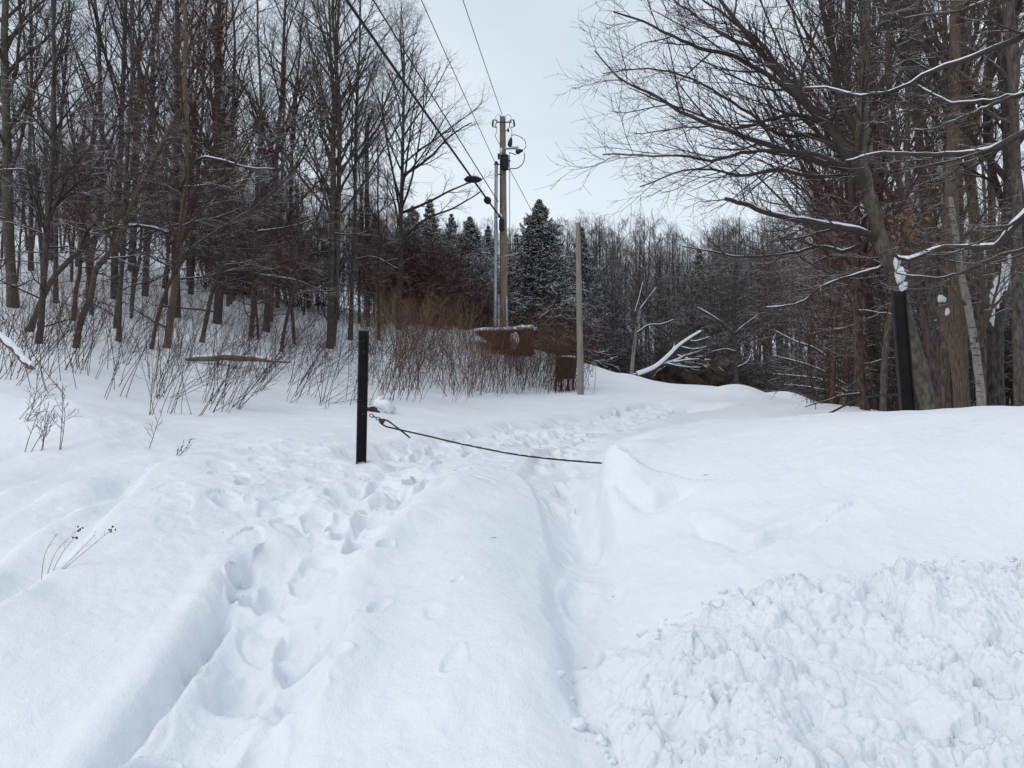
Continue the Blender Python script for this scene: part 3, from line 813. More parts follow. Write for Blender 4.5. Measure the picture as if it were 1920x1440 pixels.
R2, _ = hero('stout brown trunk right of the forked maple', [(1806, 775), (1800, 680), (1795, 590), (1788, 480), (1786, 350), (1788, 180), (1792, 0)], 30, 10, 'forest', .5, PALE, (.95, .9, .88), d=9.2, seed=31, tm=M_BROWN, low=False, t0=.5)
R3, _ = hero('leaning pale birch stem against the stout brown trunk', [(1842, 775), (1838, 720), (1828, 640), (1812, 560), (1800, 500), (1790, 440), (1779, 370)], 17, 8, 'slim', .5, TAN, broken=True, d=8.6, seed=32, tm=M_BIRCH, low=False)
R4, _ = hero('black rough trunk with a plastered patch of snow on its lean, at the right', [(1868, 775), (1867, 690), (1869, 610), (1882, 520), (1893, 430), (1896, 300), (1893, 120)], 31, 10, 'forest', .5, DARK, d=9.0, seed=33, low=False, t0=.4)
obj('trunk_snow', mesh_np('trunk_snow', *join(*[blob(P(u, v, 8.87) - np.array(R4.location), sx, .05, sz, k, .45, 14) for k, (u, v, sx, sz) in enumerate(((1860, 590, .022, .1), (1867, 558, .05, .1), (1876, 535, .06, .09), (1885, 512, .045, .1), (1892, 490, .018, .09)))])), M_SNOW, R4)
obj('trunk_snow', mesh_np('trunk_snow', *join(*[blob(P(u, v, DR - .22) - np.array(R1.location), sx, .045, sz, k + 9, .45, 14) for k, (u, v, sx, sz) in enumerate(((1683, 490, .022, .07), (1687, 515, .036, .06), (1694, 538, .024, .05)))])), M_SNOW, R1)
R5, _ = hero('slim dark stem close behind the mossy maple', [(1768, 775), (1752, 700), (1735, 620), (1715, 540), (1702, 470), (1690, 380), (1680, 250)], 13, 8.5, 'slim', 1, REDD, d=8.4, seed=34, low=False)
R6, _ = hero('tall grey trunk at the right edge of the picture', [(1912, 790), (1908, 640), (1905, 480), (1903, 300), (1898, 100)], 21, 11, 'forest', .5, PALE, d=8.0, seed=35, low=False, t0=.4)
R7, _ = hero('greenish trunk between the stout brown trunk and the black one', [(1850, 790), (1845, 600), (1828, 420), (1815, 250), (1808, 100)], 24, 11, 'forest', .5, TAN, d=10.5, seed=36, low=False, t0=.4)
R8, _ = hero('reddish thin trunk left of the mossy maple', [(1622, 775), (1610, 680), (1606, 580), (1600, 470), (1590, 330)], 18, 10, 'forest', 1, REDD, d=12, seed=37)
R9, _ = hero('double dark trunk high above the stout brown trunk', [(1762, 790), (1752, 620), (1740, 430), (1725, 250), (1722, 90)], 22, 11, 'fan', 1, PALE, d=11.5, seed=38)
for k, (pix, wpx, dd_, tnt, lab) in enumerate((
        ([(1560, 770), (1566, 640), (1575, 500), (1578, 340)], 11, 14.5, REDD, 'slim red-brown stem at the left margin of the right-hand wood'),
        ([(1655, 775), (1662, 640), (1690, 480), (1702, 300), (1700, 80)], 13, 11, PALE, 'slim grey stem behind the fork of the mossy maple'),
        ([(1775, 780), (1770, 620), (1768, 450), (1775, 240), (1770, 40)], 16, 10, TAN, 'slim brown stem just left of the stout brown trunk'),
        ([(1835, 780), (1850, 600), (1858, 420), (1850, 200), (1856, 40)], 17, 9.8, PALE, 'straight slim grey stem between the birch and the black trunk'),
        ([(1935, 790), (1930, 600), (1918, 380), (1880, 180), (1872, 20)], 15, 9.4, TAN, 'slim bending stem crossing the right edge of the picture'),
        ([(1690, 780), (1672, 640), (1648, 500), (1655, 330), (1668, 120)], 12, 13, DARK, 'slim dark stem seen left of the right gate post'))):
    hero(lab, pix, wpx, 9.5, 'slim', .7, tnt, d=dd_, seed=60 + k, low=False, t0=.4)
R10, _ = hero('dark crooked trunk standing where the road snow meets the right wood', [(1655, 775), (1640, 650), (1630, 540), (1600, 400), (1580, 250)], 16, 11, 'fan', 1.0, DARK, d=13, seed=39)
# the tree just out of frame whose snowy boughs reach in from the right
R11, _ = hero('near tree at the right margin whose thick snow-laden boughs reach in', [(2050, 820), (2040, 600), (2030, 400), (2010, 200), (2000, 50)], 70, 8, 'slim', .3, TAN, d=5.6, seed=40, tm=M_MOSS, low=False, t0=.5)
limbs(R11, [
    ([(2035, 20), (1980, 40), (1920, 67), (1847, 97), (1753, 130), (1693, 163), (1613, 180), (1573, 170), (1543, 162), (1507, 165)], 15, 3, 0, .4, .9),
    ([(2040, 200), (1980, 225), (1920, 248), (1880, 270), (1847, 284), (1780, 290), (1713, 289), (1647, 288), (1610, 297), (1585, 302)], 18, 4, 0, .7, 1.0),
    ([(2045, 300), (1975, 355), (1930, 395), (1895, 430), (1872, 460), (1850, 465), (1800, 463), (1765, 464), (1735, 476), (1700, 486), (1676, 477)], 19, 8, 0, .9, 1.35),
    ([(2020, -60), (1930, -25), (1853, 0), (1800, 22), (1773, 25), (1720, 30), (1683, 33), (1650, 15)], 10, 4, .1, .8, .8),
    ([(2030, 150), (1960, 172), (1900, 181), (1847, 190), (1800, 192), (1773, 190), (1740, 172), (1715, 158)], 11, 4, .3, 1.0, 1.0),
    ([(2040, 440), (1960, 455), (1910, 469), (1870, 480), (1830, 500), (1790, 516), (1755, 522), (1715, 517), (1680, 512)], 9, 3, .2, .6, .8),
    ([(1900, 181), (1850, 200), (1800, 222), (1760, 238), (1720, 245), (1700, 240)], 8, 2.5, .4, 1.0, .9),
], 5.8, (1, .95, .92), seed=2, sub=2, rmin=.0018)
# hanging dead leaves
def dead_leaves(root, u, v, d, n, spread, seed):
    rng = np.random.default_rng(seed)
    c = np.array([P(u, v, d) - np.array(root.location)] * n) + rng.normal(0, 1, (n, 3)) * np.array([spread, spread, spread * 2.0])
    a = rng.normal(0, 1, (n, 3)); a[:, 2] -= 1.3; a /= np.linalg.norm(a, axis=1, keepdims=True)
    b = np.cross(a, rng.normal(0, 1, (n, 3))); b /= np.linalg.norm(b, axis=1, keepdims=True)
    nn = np.cross(a, b)
    s = rng.uniform(.025, .05, (n, 1))
    vs = np.stack([c, c + a * s * .5 + b * s * .38 + nn * s * .1, c + a * s * 1.15, c + a * s * .5 - b * s * .38 + nn * s * .1], 1).reshape(-1, 3)
    o = obj('leaves', mesh_np('leaves', vs, np.arange(n * 4).reshape(n, 4)), M_LEAF, root)
    o['label'] = 'withered orange leaves still hanging'
    return o
dead_leaves(R11, 1703, 420, 6.6, 46, .045, 3)

# library of fill trees
LIB = []; LIBH = []
for k in range(11):
    rng = np.random.default_rng(200 + k)
    style = ('forest', 'fan', 'slim', 'forest')[k % 4]
    H = (12.5, 14, 10.5, 13.5)[k % 4] * rng.uniform(.9, 1.1)
    p, r = trunk_line(rng, H, (.08, .092, .055, .07)[k % 4] * rng.uniform(.85, 1.2))
    LIBH.append(H)
    LIB.append(tree_meshes('fill', rng, p, r, H, style, 1.05, .0032, k % 3 != 1, (.28, .3, .3, .35)[k % 4], M_BARK))

UND = []
for k in range(6):
    rng = np.random.default_rng(260 + k)
    H = rng.uniform(4.5, 7)
    p, r = trunk_line(rng, H, rng.uniform(.03, .045), .1, .06)
    UND.append(tree_meshes('understorey', rng, p, r, H, 'slim', 1.5, .0026, True, .2, M_BARK))
taken = []
def fill(n, u0, u1, d0, d1, labels, group, seed, tints, sc=(.85, 1.15), sep=1.1, ok=None, vtop=None, lib=None, name='bare_tree', cat='bare tree', dpow=1.0):
    rng = np.random.default_rng(seed); c = 0; tries = 0
    while c < n and tries < n * 60:
        tries += 1
        u = rng.uniform(u0, u1); d = d0 + (d1 - d0) * rng.random() ** dpow
        if ok and not ok(u, d): continue
        x, y = (u - 960) / F * d, d
        if any((x - a) ** 2 + (y - b) ** 2 < sep * sep for a, b in taken): continue
        taken.append((x, y))
        z = float(ground(x, y)[0])
        k = int(rng.integers(len(lib or LIB)))
        ti = int(rng.integers(len(tints)))
        sz = rng.uniform(*sc)
        if vtop:
            sz = max(.3, (P(u, rng.uniform(*vtop(u)), d)[2] - z) / (LIBH[k] * 1.0))
        put_tree(name, labels[ti], cat, group, *(lib or LIB)[k], (x, y, z), rng.uniform(0, 6.28), sz, tints[ti])
        c += 1

LL = ['bare grey tree among the many filling the left hillside wood', 'bare reddish-twigged tree among the many filling the left hillside wood', 'bare near-black tree among the many filling the left hillside wood']
def skyline(u):
    c = float(np.interp(u, [0, 300, 500, 640, 760, 900, 1000, 1100, 1200, 1290, 1380, 1480, 1600, 1950], [250, 260, 300, 340, 385, 405, 410, 400, 395, 435, 400, 392, 385, 370]))
    return (c, c + 70)
fill(15, -80, 700, 20, 29, LL, 'bare trees filling the left hillside wood', 51, [GREY, REDD, DARK], (.85, 1.1), 1.7, ok=lambda u, d: u < 1020 - d * 14)
fill(58, -80, 740, 18, 33, ['thin grey understorey tree between the taller trunks of the left hillside', 'thin red-brown understorey tree between the taller trunks of the left hillside'], 'understorey trees on the left hillside', 56, [GREY, (1.25, .72, .66)], (.8, 1.2), .9, ok=lambda u, d: d > 15 + u * .009, lib=UND)
fill(9, 1480, 1960, 11, 24, ['thin grey understorey tree among the right-hand trunks', 'thin red-brown understorey tree among the right-hand trunks'], 'understorey trees in the right-hand wood', 57, [GREY, (1.25, .72, .66)], (.7, 1.1), .8, ok=lambda u, d: u > 1490 + max(0, 22 - d) * 12, lib=UND)
fill(28, -80, 700, 36, 52, LL, 'bare trees filling the left hillside wood', 55, [GREY, REDD, DARK], sep=1.5, vtop=skyline)
fill(30, 640, 1050, 38, 60, ['bare grey tree among the spruces behind the utility pole', 'bare reddish tree among the spruces behind the utility pole'],
     'bare trees among the spruces behind the pole', 52, [GREY, REDD], sep=1.6, vtop=skyline)
fill(74, 1050, 1600, 34, 60, ['bare grey tree in the far wood beyond the snow crest', 'bare dark tree in the far wood beyond the snow crest', 'bare reddish tree in the far wood beyond the snow crest'],
     'bare trees in the far wood beyond the snow crest', 53, [GREY, DARK, REDD], sep=1.5, vtop=skyline)
fill(17, 1480, 1960, 13, 30, ['bare grey tree crowded in the right-hand wood', 'bare dark tree crowded in the right-hand wood', 'bare warm brown tree crowded in the right-hand wood'],
     'bare trees crowded in the right-hand wood', 54, [PALE, DARK, TAN], (.75, 1.0), 1.2, ok=lambda u, d: u > 1480 + max(0, (26 - d)) * 14)

# ------------------------------------------------------------------ spruces
def spruce_meshes(seed, H, Rr, rows=26, per=8):
    rng = np.random.default_rng(seed)
    n = 12; t = np.linspace(0, 1, n)
    p = np.stack([np.cumsum(rng.normal(0, .01 * H / n, n)), np.cumsum(rng.normal(0, .01 * H / n, n)), t * H - .2], 1)
    r = .014 * H * (1 - t) + .012
    A = []
    for k in range(rows):
        tt = .06 + .93 * (k / (rows - 1)) ** .92
        z = tt * H
        L = Rr * (1 - tt) ** 1.0 * rng.uniform(.75, 1.15) + .05
        for j in range(per if tt < .8 else per - 2):
            a = j / per * 6.28 + k * 1.1 + rng.normal(0, .25)
            l = L * rng.uniform(.65, 1.15)
            s = np.linspace(0, 1, 7)
            up = .35 * tt + .02
            rise = l * (up * s - (.55 - .45 * tt) * s ** 1.5 + .18 * s ** 3)
            A.append(np.stack([np.cos(a) * l * s, np.sin(a) * l * s, z + rise], 1))
    A = np.array(A); AR = np.tile(np.linspace(.022, .006, 7), (len(A), 1))
    B = spawn(rng, A, AR, 12, .12, 1.0, 38, 62, lambda t_, L: L * (.36 * (1 - t_) + .1) + .05, 4, -.10, .05, 1, rmin=.01)
    C = spawn(rng, *B, 5, .1, 1.0, 30, 60, lambda t_, L: L * .35 + .06, 3, -.09, .06, 1, rmin=.012)
    br = np.full(B[1].shape, .028) * np.linspace(1.1, .5, 4); cr = np.full(C[1].shape, .024) * np.linspace(1.1, .4, 3)
    ar = np.tile(np.linspace(.03, .03, 7), (len(A), 1))
    crown_v = tubes([(A, ar, 4), (B[0], br, 3), (C[0], cr, 3)])
    a = mesh_np('spruce_trunk', *tubes([(p[None], r[None], 8)])); a.materials.append(M_BARK)
    b = mesh_np('spruce_crown', *crown_v); b.materials.append(M_NEEDLE)
    return a, b

def put_spruce(label, u, d, vtop, meshes, H, group=None, rz=0, base_v=None):
    x = (u - 960) / F * d
    g = float(ground(x, d)[0])
    top = P(u, vtop, d)[2]
    s = (top - g) / H
    r = empty('spruce_tree', (x, d, g)); r.scale = (s * .95, s * .95, s); r.rotation_euler = (0, 0, rz)
    tag(r, label, 'spruce', group)
    obj('trunk', meshes[0], None, r); obj('crown', meshes[1], None, r)
    return r
SP = [spruce_meshes(1, 8.0, 4.3, 30, 10), spruce_meshes(2, 8.0, 2.7), spruce_meshes(3, 8.0, 3.0, 22, 8)]
put_spruce('snow-dusted full spruce rising beside the utility pole', 1012, 31, 376, SP[0], 8)
for k, (u, d, vt, lab) in enumerate((
        (1092, 40, 428, 'slim spruce top showing just right of the bare wooden post'),
        (968, 41, 440, 'half-hidden spruce directly behind the utility pole'),
        (880, 38, 408, 'spruce left of the pole, below the black disc on the cable'),
        (845, 42, 402, 'spruce between the sweeping maple and the disc on the cable'),
        (805, 40, 375, 'tallest spruce of those left of the utility pole'),
        (772, 43, 388, 'spruce in the gap right of the sweeping maple trunk'),
        (915, 44, 425, 'small spruce peeping left of the grey conduit'),
        (1050, 44, 470, 'dark spruce low between the big spruce and the wooden post'),
        (930, 37, 520, 'low spruce behind the foot of the pole'),
        (1315, 50, 468, 'lone dark spruce clump in the far wood under the maple limbs'),
        (700, 48, 400, 'spruce hidden behind the broken-topped trunk'),
        (1140, 47, 520, 'dim spruce in the far wood right of the wooden post'))):
    put_spruce(lab, u, d, vt, SP[(k + 1) % 3], 8, rz=k * 1.3)

# ------------------------------------------------------------------ undergrowth and far wood
def far_wood():
    rng = np.random.default_rng(9)
    V, Q, o = [], [], 0
    temps = []
    for k in range(6):
        r2 = np.random.default_rng(40 + k)
        p, r = trunk_line(r2, 12, .12, n=7)
        A = spawn(r2, p[None], r[None], 15, .25, .97, 30, 62, lambda t, L: 12 * (.3 * (1 - t) + .07), 5, .05, .09, .5)
        B = spawn(r2, *A, 6, .2, .97, 24, 58, lambda t, L: L * .4, 3, .05, .11, .6, rmin=.014)
        C = spawn(r2, *B, 4, .2, .97, 24, 58, lambda t, L: L * .5 + .1, 2, .05, .11, .6, rmin=.012)
        temps.append(tubes([(p[None], r[None], 5), (*A, 3), (*B, 3), (*C, 3)]))
    c = 0
    while c < 300:
        u = rng.uniform(-120, 2000); d = rng.uniform(52, 95)
        x = (u - 960) / F * d
        z = float(base_ground(x, d)[0])
        s = max(.25, (P(u, rng.uniform(*skyline(u)), d)[2] - z) / 12)
        v, q = temps[int(rng.integers(6))]
        a = rng.uniform(0, 6.28); ca, sa = math.cos(a), math.sin(a)
        V.append(np.stack([(v[:, 0] * ca - v[:, 1] * sa) * s + x, (v[:, 0] * sa + v[:, 1] * ca) * s + d, v[:, 2] * s + z], 1))
        Q.append(q + o); o += len(v); c += 1
    ob = obj('far_wood', mesh_np('far_wood', np.concatenate(V), np.concatenate(Q)), M_TWIG)
    tag(ob, 'distant leafless woodland covering the hill behind', None, kind='stuff')
far_wood()

def thicket(name, label, spots, mat, tint, h, seed, nper=34, rmin=.006, lean=0.0):
    """dense brush nobody could count: many shrubs' stems in one object"""
    rng = np.random.default_rng(seed)
    G = []
    pts = []
    for (u, d) in spots:
        x = (u - 960) / F * d
        pts.append((x, d, float(base_ground(x, d)[0])))
    pts = np.array(pts)
    n = len(pts) * nper
    idx = np.repeat(np.arange(len(pts)), nper)
    st = pts[idx] + rng.normal(0, 1, (n, 3)) * np.array([.45, .45, 0]); 
    st[:, 2] = base_ground(st[:, 0], st[:, 1]) - .05
    hh = h * rng.uniform(.5, 1.15, n)
    dr = rng.normal(0, .22, (n, 3)); dr[:, 2] = 1; dr[:, 0] += lean
    A = np.empty((n, 5, 3)); A[:, 0] = st
    for j in range(1, 5):
        dr = dr + rng.normal(0, .1, dr.shape); dr /= np.linalg.norm(dr, axis=1, keepdims=True)
        A[:, j] = A[:, j - 1] + dr * (hh / 4)[:, None]
    AR = np.tile(np.linspace(.011, rmin, 5), (n, 1))
    B = spawn(rng, A, AR, 7, .25, 1, 20, 60, lambda t, L: L * .3, 4, .05, .12, .7, rmin=rmin)
    C = spawn(rng, *B, 3, .2, 1, 20, 60, lambda t, L: L * .45, 3, .05, .12, .8, rmin=rmin * .8)
    o = obj(name, mesh_np(name, *tubes([(A, AR, 3), (*B, 3), (*C, 3)])), mat)
    o.color = (*tint, 1)
    tag(o, label, None, kind='stuff')
rs = np.random.default_rng(77)
thicket('undergrowth', 'dark reddish brush massed at the foot of the left wood', [(rs.uniform(380, 880), rs.uniform(27.5, 33)) for _ in range(40)], M_TWIG, (1.1, .62, .6), 2.9, 1)
thicket('undergrowth', 'dark brush filling the far wood below the trunks', [(rs.uniform(1050, 1640), rs.uniform(31, 48)) for _ in range(70)], M_TWIG, (.8, .72, .72), 3.0, 2)
thicket('undergrowth', 'tangled brush between the trunks of the right wood', [(rs.uniform(1600, 1960), rs.uniform(12, 26)) for _ in range(16)], M_TWIG, (.95, .8, .74), 2.2, 3)
thicket('undergrowth', 'rusty brown brush behind the foot of the utility pole', [(rs.uniform(860, 1090), rs.uniform(29.5, 34)) for _ in range(18)], M_TWIG, (1.0, .74, .64), 1.9, 4)

# ------------------------------------------------------------------ saplings and shrubs on the slope
def sapling_mesh(seed, stems, h, lean, spread, twigs=4, r0=.009):
    rng = np.random.default_rng(seed)
    A = np.empty((stems, 8, 3))
    for k in range(stems):
        d = np.array([lean + rng.normal(0, .16), rng.normal(0, .15), 1.0])
        p = np.array([rng.normal(0, spread), rng.normal(0, spread), -.06]); l = h * rng.uniform(.6, 1.1)
        for j in range(8):
            A[k, j] = p
            d = d + rng.normal(0, .07, 3); d /= np.linalg.norm(d); p = p + d * l / 7
    AR = np.tile(np.linspace(r0, r0 * .45, 8), (stems, 1))
    B = spawn(rng, A, AR, twigs, .3, .98, 22, 50, lambda t, L: L * (.28 * (1 - t) + .1), 5, .03, .1, .6, rmin=.0024)
    C = spawn(rng, *B, 3, .2, .95, 22, 50, lambda t, L: L * .4, 3, .03, .1, .7, rmin=.002)
    return mesh_np('sapling', *tubes([(A, AR, 5), (*B, 3), (*C, 3)]))
SAP = [sapling_mesh(300 + k, (1, 3, 2, 4, 5, 2)[k % 6], (2.0, 1.5, 2.5, 1.3, 1.7, 2.2)[k % 6], (.35, .5, .12, .55, .7, .25)[k % 6], .06, 6, .0048) for k in range(12)]
for m in SAP: m.materials.append(M_STEM)
DRY = [sapling_mesh(340 + k, 7, 1.8, .12, .26, 6, .0046) for k in range(4)]
for m in DRY: m.materials.append(M_STEM)
GOLD = [sapling_mesh(360 + k, 14, 1.5, .1, .3, 6, .007) for k in range(3)]
for m in GOLD: m.materials.append(M_STRAW)

def scatter(n, u0, u1, v0f, v1f, meshes, name, cat, label, group, seed, tints, sc=(.8, 1.2), rz=.5):
    rng = np.random.default_rng(seed)
    for k in range(n):
        u = rng.uniform(u0, u1); v = rng.uniform(v0f(u), v1f(u))
        q = drop(u, v, ground, 6)
        me = meshes[int(rng.integers(len(meshes)))]
        o = obj(name, me, None, loc=q)
        o.rotation_euler = (rng.normal(0, .15), rng.normal(-.08, .24), rng.normal(0, rz)); s = rng.uniform(*sc); o.scale = (s, s, s)
        o.color = (*tints[int(rng.integers(len(tints)))], 1)
        tag(o, label(u, v) if callable(label) else label, cat, group)
lo = lambda u: np.interp(u, [0, 130, 300, 450, 700], [735, 745, 790, 770, 765])
hi = lambda u: np.interp(u, [0, 130, 300, 450, 700], [640, 640, 650, 640, 650])
scatter(150, -40, 680, hi, lo, SAP, 'sapling', 'sapling', lambda u, v: 'thin dark sapling leaning right on the slope, left of the fallen log' if u < 350 else 'thin dark sapling leaning right near the fallen log or right of it', 'leaning saplings on the left slope', 61, [GREY, (1.1, .8, .8), (.8, .75, .8)])
scatter(84, 690, 1080, lambda u: np.interp(u, [690, 900, 1080], [650, 655, 700]), lambda u: np.interp(u, [690, 900, 1080], [770, 745, 735]), DRY, 'shrub', 'shrub',
        lambda u, v: 'upright reddish-brown shrub between the left gate post and the utility pole' if u < 930 else 'upright dark shrub around the foot of the utility pole', 'bare shrubs around the utility pole', 62, [(1.05, .78, .7), (1.1, .9, .8), (1.4, 1.1, .85), (1.9, 1.5, 1.05)], (.6, 1.45))
scatter(34, 885, 1085, lambda u: np.interp(u, [885, 1085], [715, 728]), lambda u: np.interp(u, [885, 1085], [740, 742]), DRY, 'shrub', 'shrub', 'taller dark-stemmed shrub standing in front of the rusty hopper and box', 'shrubs before the rusty hopper', 64, [REDD, (.9, .75, .7), (1.4, 1.1, .85)], (.7, 1.3))
scatter(18, 695, 860, lambda u: 585, lambda u: 640, GOLD, 'dry_shrub', 'dry shrub', 'straw-coloured dry shrub on the brow left of the utility pole', 'straw-coloured shrubs on the brow', 63, [GREY], (.85, 1.15))
# near twigs on the left mound
def twig_plant(label, u, v, h, seed, stems, lean, sp=.03, r0=.0036):
    q = drop(u, v, ground, 4)
    me = sapling_mesh(seed, stems, h, lean, sp, 6, r0); me.materials.append(M_STEM)
    o = obj('sapling', me, None, loc=q); o.color = (*GREY, 1)
    tag(o, label, 'sapling', None)
twig_plant('twiggy cluster poking from the left mound, nearest the left edge', 60, 845, .62, 400, 3, .45, .05)
twig_plant('upright young twigs on top of the left mound', 105, 838, .6, 401, 4, .25, .1)
twig_plant('lone forked twig at the right end of the left mound', 286, 842, .42, 402, 1, .45)
twig_plant('short flat twig lying right of the lone forked twig', 325, 855, .3, 403, 2, .9)
twig_plant('low bent twigs entering at the left edge beside the mound', 5, 800, .7, 404, 4, .9, .12)

def weed():
    base = drop(88, 1078, ground)
    ends = [((78, 1075), (84, 1040), (107, 1000)), ((85, 1082), (105, 1035), (150, 990)), ((88, 1083), (115, 1040), (140, 1008)), ((90, 1083), (140, 1050), (209, 993)), ((92, 1081), (128, 1055), (178, 1003))]
    d0 = base[1]
    r = empty('dead_weed', base); tag(r, 'small dead weed with dried seed heads in the near left snow', 'weed')
    Pn = []
    for e in ends:
        w = [P(u, v, d0 + .03 * k) - base for k, (u, v) in enumerate(e)]
        w[0][2] = min(w[0][2], 0) - .03
        Pn.append(smooth_line(w, 4))
    Pn = np.array(Pn); R = np.tile(np.linspace(.0019, .0010, Pn.shape[1]), (len(Pn), 1))
    rng = np.random.default_rng(4)
    B = spawn(rng, Pn, R, 4, .5, 1, 25, 50, lambda t, L: L * .1 + .005, 3, .02, .1, .8, rmin=.0008)
    obj('stalks', mesh_np('stalks', *tubes([(Pn, R, 5), (*B, 3)])), M_STRAW, r)
    for k in (1, 3, 2):
        c = Pn[k, -1]
        obj('seed_head', mesh_np('seed_head', *join(*[blob(c + rng.normal(0, .008, 3), .0045, .0045, .005, 5 + j, .4, 6) for j in range(5)])), M_ROOT, r)
weed()

# ------------------------------------------------------------------ gate posts and cable
def channel_post(label, base, top, w, yaw, depth=.075, extra=.5):
    """rolled steel channel: a web with two flanges facing the viewer"""
    base, top = np.asarray(base), np.asarray(top)
    r = empty('gate_post', base)
    tag(r, label, 'post', 'black steel gate posts')
    t = .009
    h = np.linalg.norm(top - base)
    prof = np.array([(-w / 2, -depth / 2), (-w / 2 + t, -depth / 2), (-w / 2 + t, depth / 2 - t), (w / 2 - t, depth / 2 - t), (w / 2 - t, -depth / 2), (w / 2, -depth / 2), (w / 2, depth / 2), (-w / 2, depth / 2)])
    ca, sa = math.cos(yaw), math.sin(yaw)
    prof = np.stack([prof[:, 0] * ca - prof[:, 1] * sa, prof[:, 0] * sa + prof[:, 1] * ca], 1)
    axis = (top - base) / h
    n = 10
    zs = np.linspace(-extra, h, n)
    v = np.array([[*(pp + axis[:2] * z), axis[2] * z] for z in zs for pp in prof])
    idx = np.arange(n * 8).reshape(n, 8); nx = np.roll(idx, -1, 1)
    q = np.stack([idx[:-1], nx[:-1], nx[1:], idx[1:]], -1).reshape(-1, 4)
    e = idx[-1]
    cap = np.array([[e[0], e[1], e[2], e[7]], [e[2], e[3], e[6], e[7]], [e[3], e[4], e[5], e[6]]])
    obj('beam', mesh_np('beam', v, np.concatenate([q, cap]), False), M_STEEL, r)
    return r
gb = drop(677, 868, ground, 4)
DL = gb[1]
gp = channel_post('black steel gate post standing alone in the snow at the left end of the cable', [gb[0], DL, gb[2]], P(682, 620, DL), 18.5 * px(DL), .25)
DRP = 5.5
b2 = P(1704, 790, DRP); 
for k, (u, v) in enumerate(((681.5, 777), (683, 660), (681, 640))):
    c = P(u, v, DL - .045) - np.array(gp.location)
    obj('bolt', mesh_np('bolt', *capped_tube([c, c + np.array([0, -.014, 0])], [.011, .009], 6)), M_DARK, gp)
gq = channel_post('black steel gate post leaning left before the mossy maple, right end of the cable', b2, P(1684, 545, DRP), 25 * px(DRP), -.3)

def torus_link(c, ax, side, a, b, r):
    """one oval chain link: long axis ax, in the plane of ax and side"""
    n = 20
    t = np.arange(n + 1) / n * 2 * math.pi
    p = np.asarray(c) + np.cos(t)[:, None] * np.asarray(ax) * a + np.sin(t)[:, None] * np.asarray(side) * b
    return tubes([(p[None], np.full((1, n + 1), r), 6)])

def gate_cable():
    A = P(690, 778, DL - .03)
    r = empty('gate_cable', A); tag(r, 'sagging black steel cable hung from chain links across the snowy track', 'cable')
    endp = P(1690, 742, DRP - .06)
    # chain
    links = [(697, 779.5), (703, 782), (709, 785)]
    for k, (u, v) in enumerate(links):
        c = P(u, v, DL - .04 - .01 * k) - A
        ax = np.array([.93, -.15, -.33]); ax /= np.linalg.norm(ax)
        sd = np.cross(ax, [0, 1, 0]) if k % 2 == 0 else np.array([.15, .95, 0])
        sd = sd / np.linalg.norm(sd)
        obj('chain_link', mesh_np('chain_link', *torus_link(c, ax, sd, .021, .013, .004)), M_DARK, r)
    obj('clevis', mesh_np('clevis', *capped_tube([P(710, 786, DL - .07) - A, P(714.5, 788.5, DL - .075) - A, P(720, 791, DL - .08) - A], [.008, .02, .019], 8)), M_RUST, r)
    # eye of the cable, crossing, and free tail
    d0 = DL - .08
    loop = [(769, 821), (750, 806), (742, 800), (733, 793), (725, 788), (716, 786.5), (712, 790), (716, 795), (725, 800), (738, 803), (748, 805.5)]
    pts = [P(u, v, d0 - (.03 if k < 3 else 0)) for k, (u, v) in enumerate(loop)]
    main = [(748, 805.5), (800, 817), (850, 829), (905, 840.5), (960, 851), (1020, 859), (1080, 864.5), (1125, 868), (1180, 870), (1240, 868), (1320, 855), (1420, 828), (1500, 800), (1565, 770), (1605, 750), (1640, 742), (1690, 740)]
    def dep(u):
        t = np.clip((u - 690) / (1690 - 690), 0, 1)          # perspective-true depth along a straight plan line
        x0, y0, x1, y1 = A[0], DL, endp[0], DRP
        k = (u - 960) / F
        s = (k * y0 - x0) / ((x1 - x0) - k * (y1 - y0))
        return y0 + s * (y1 - y0)
    pts += [P(u, v, dep(u) - .08) for u, v in main[1:]]
    ln = smooth_line(pts, 5) - A
    obj('cable', mesh_np('cable', *capped_tube(ln, .0072, 8)), M_CABLE, r)
    rng = np.random.default_rng(3)
    ml = smooth_line([P(u, v, dep(u) - .08) for u, v in main[2:9]], 10) - A
    k = 3
    while k < len(ml) - 3:
        m = int(rng.integers(2, 4))
        seg = ml[k:k + m] + np.array([0, 0, .006])
        if len(seg) >= 2: obj('snow_bit', mesh_np('snow_bit', *capped_tube(seg, .0048, 6)), M_SNOW, r)
        k += m + int(rng.integers(1, 5))
gate_cable()

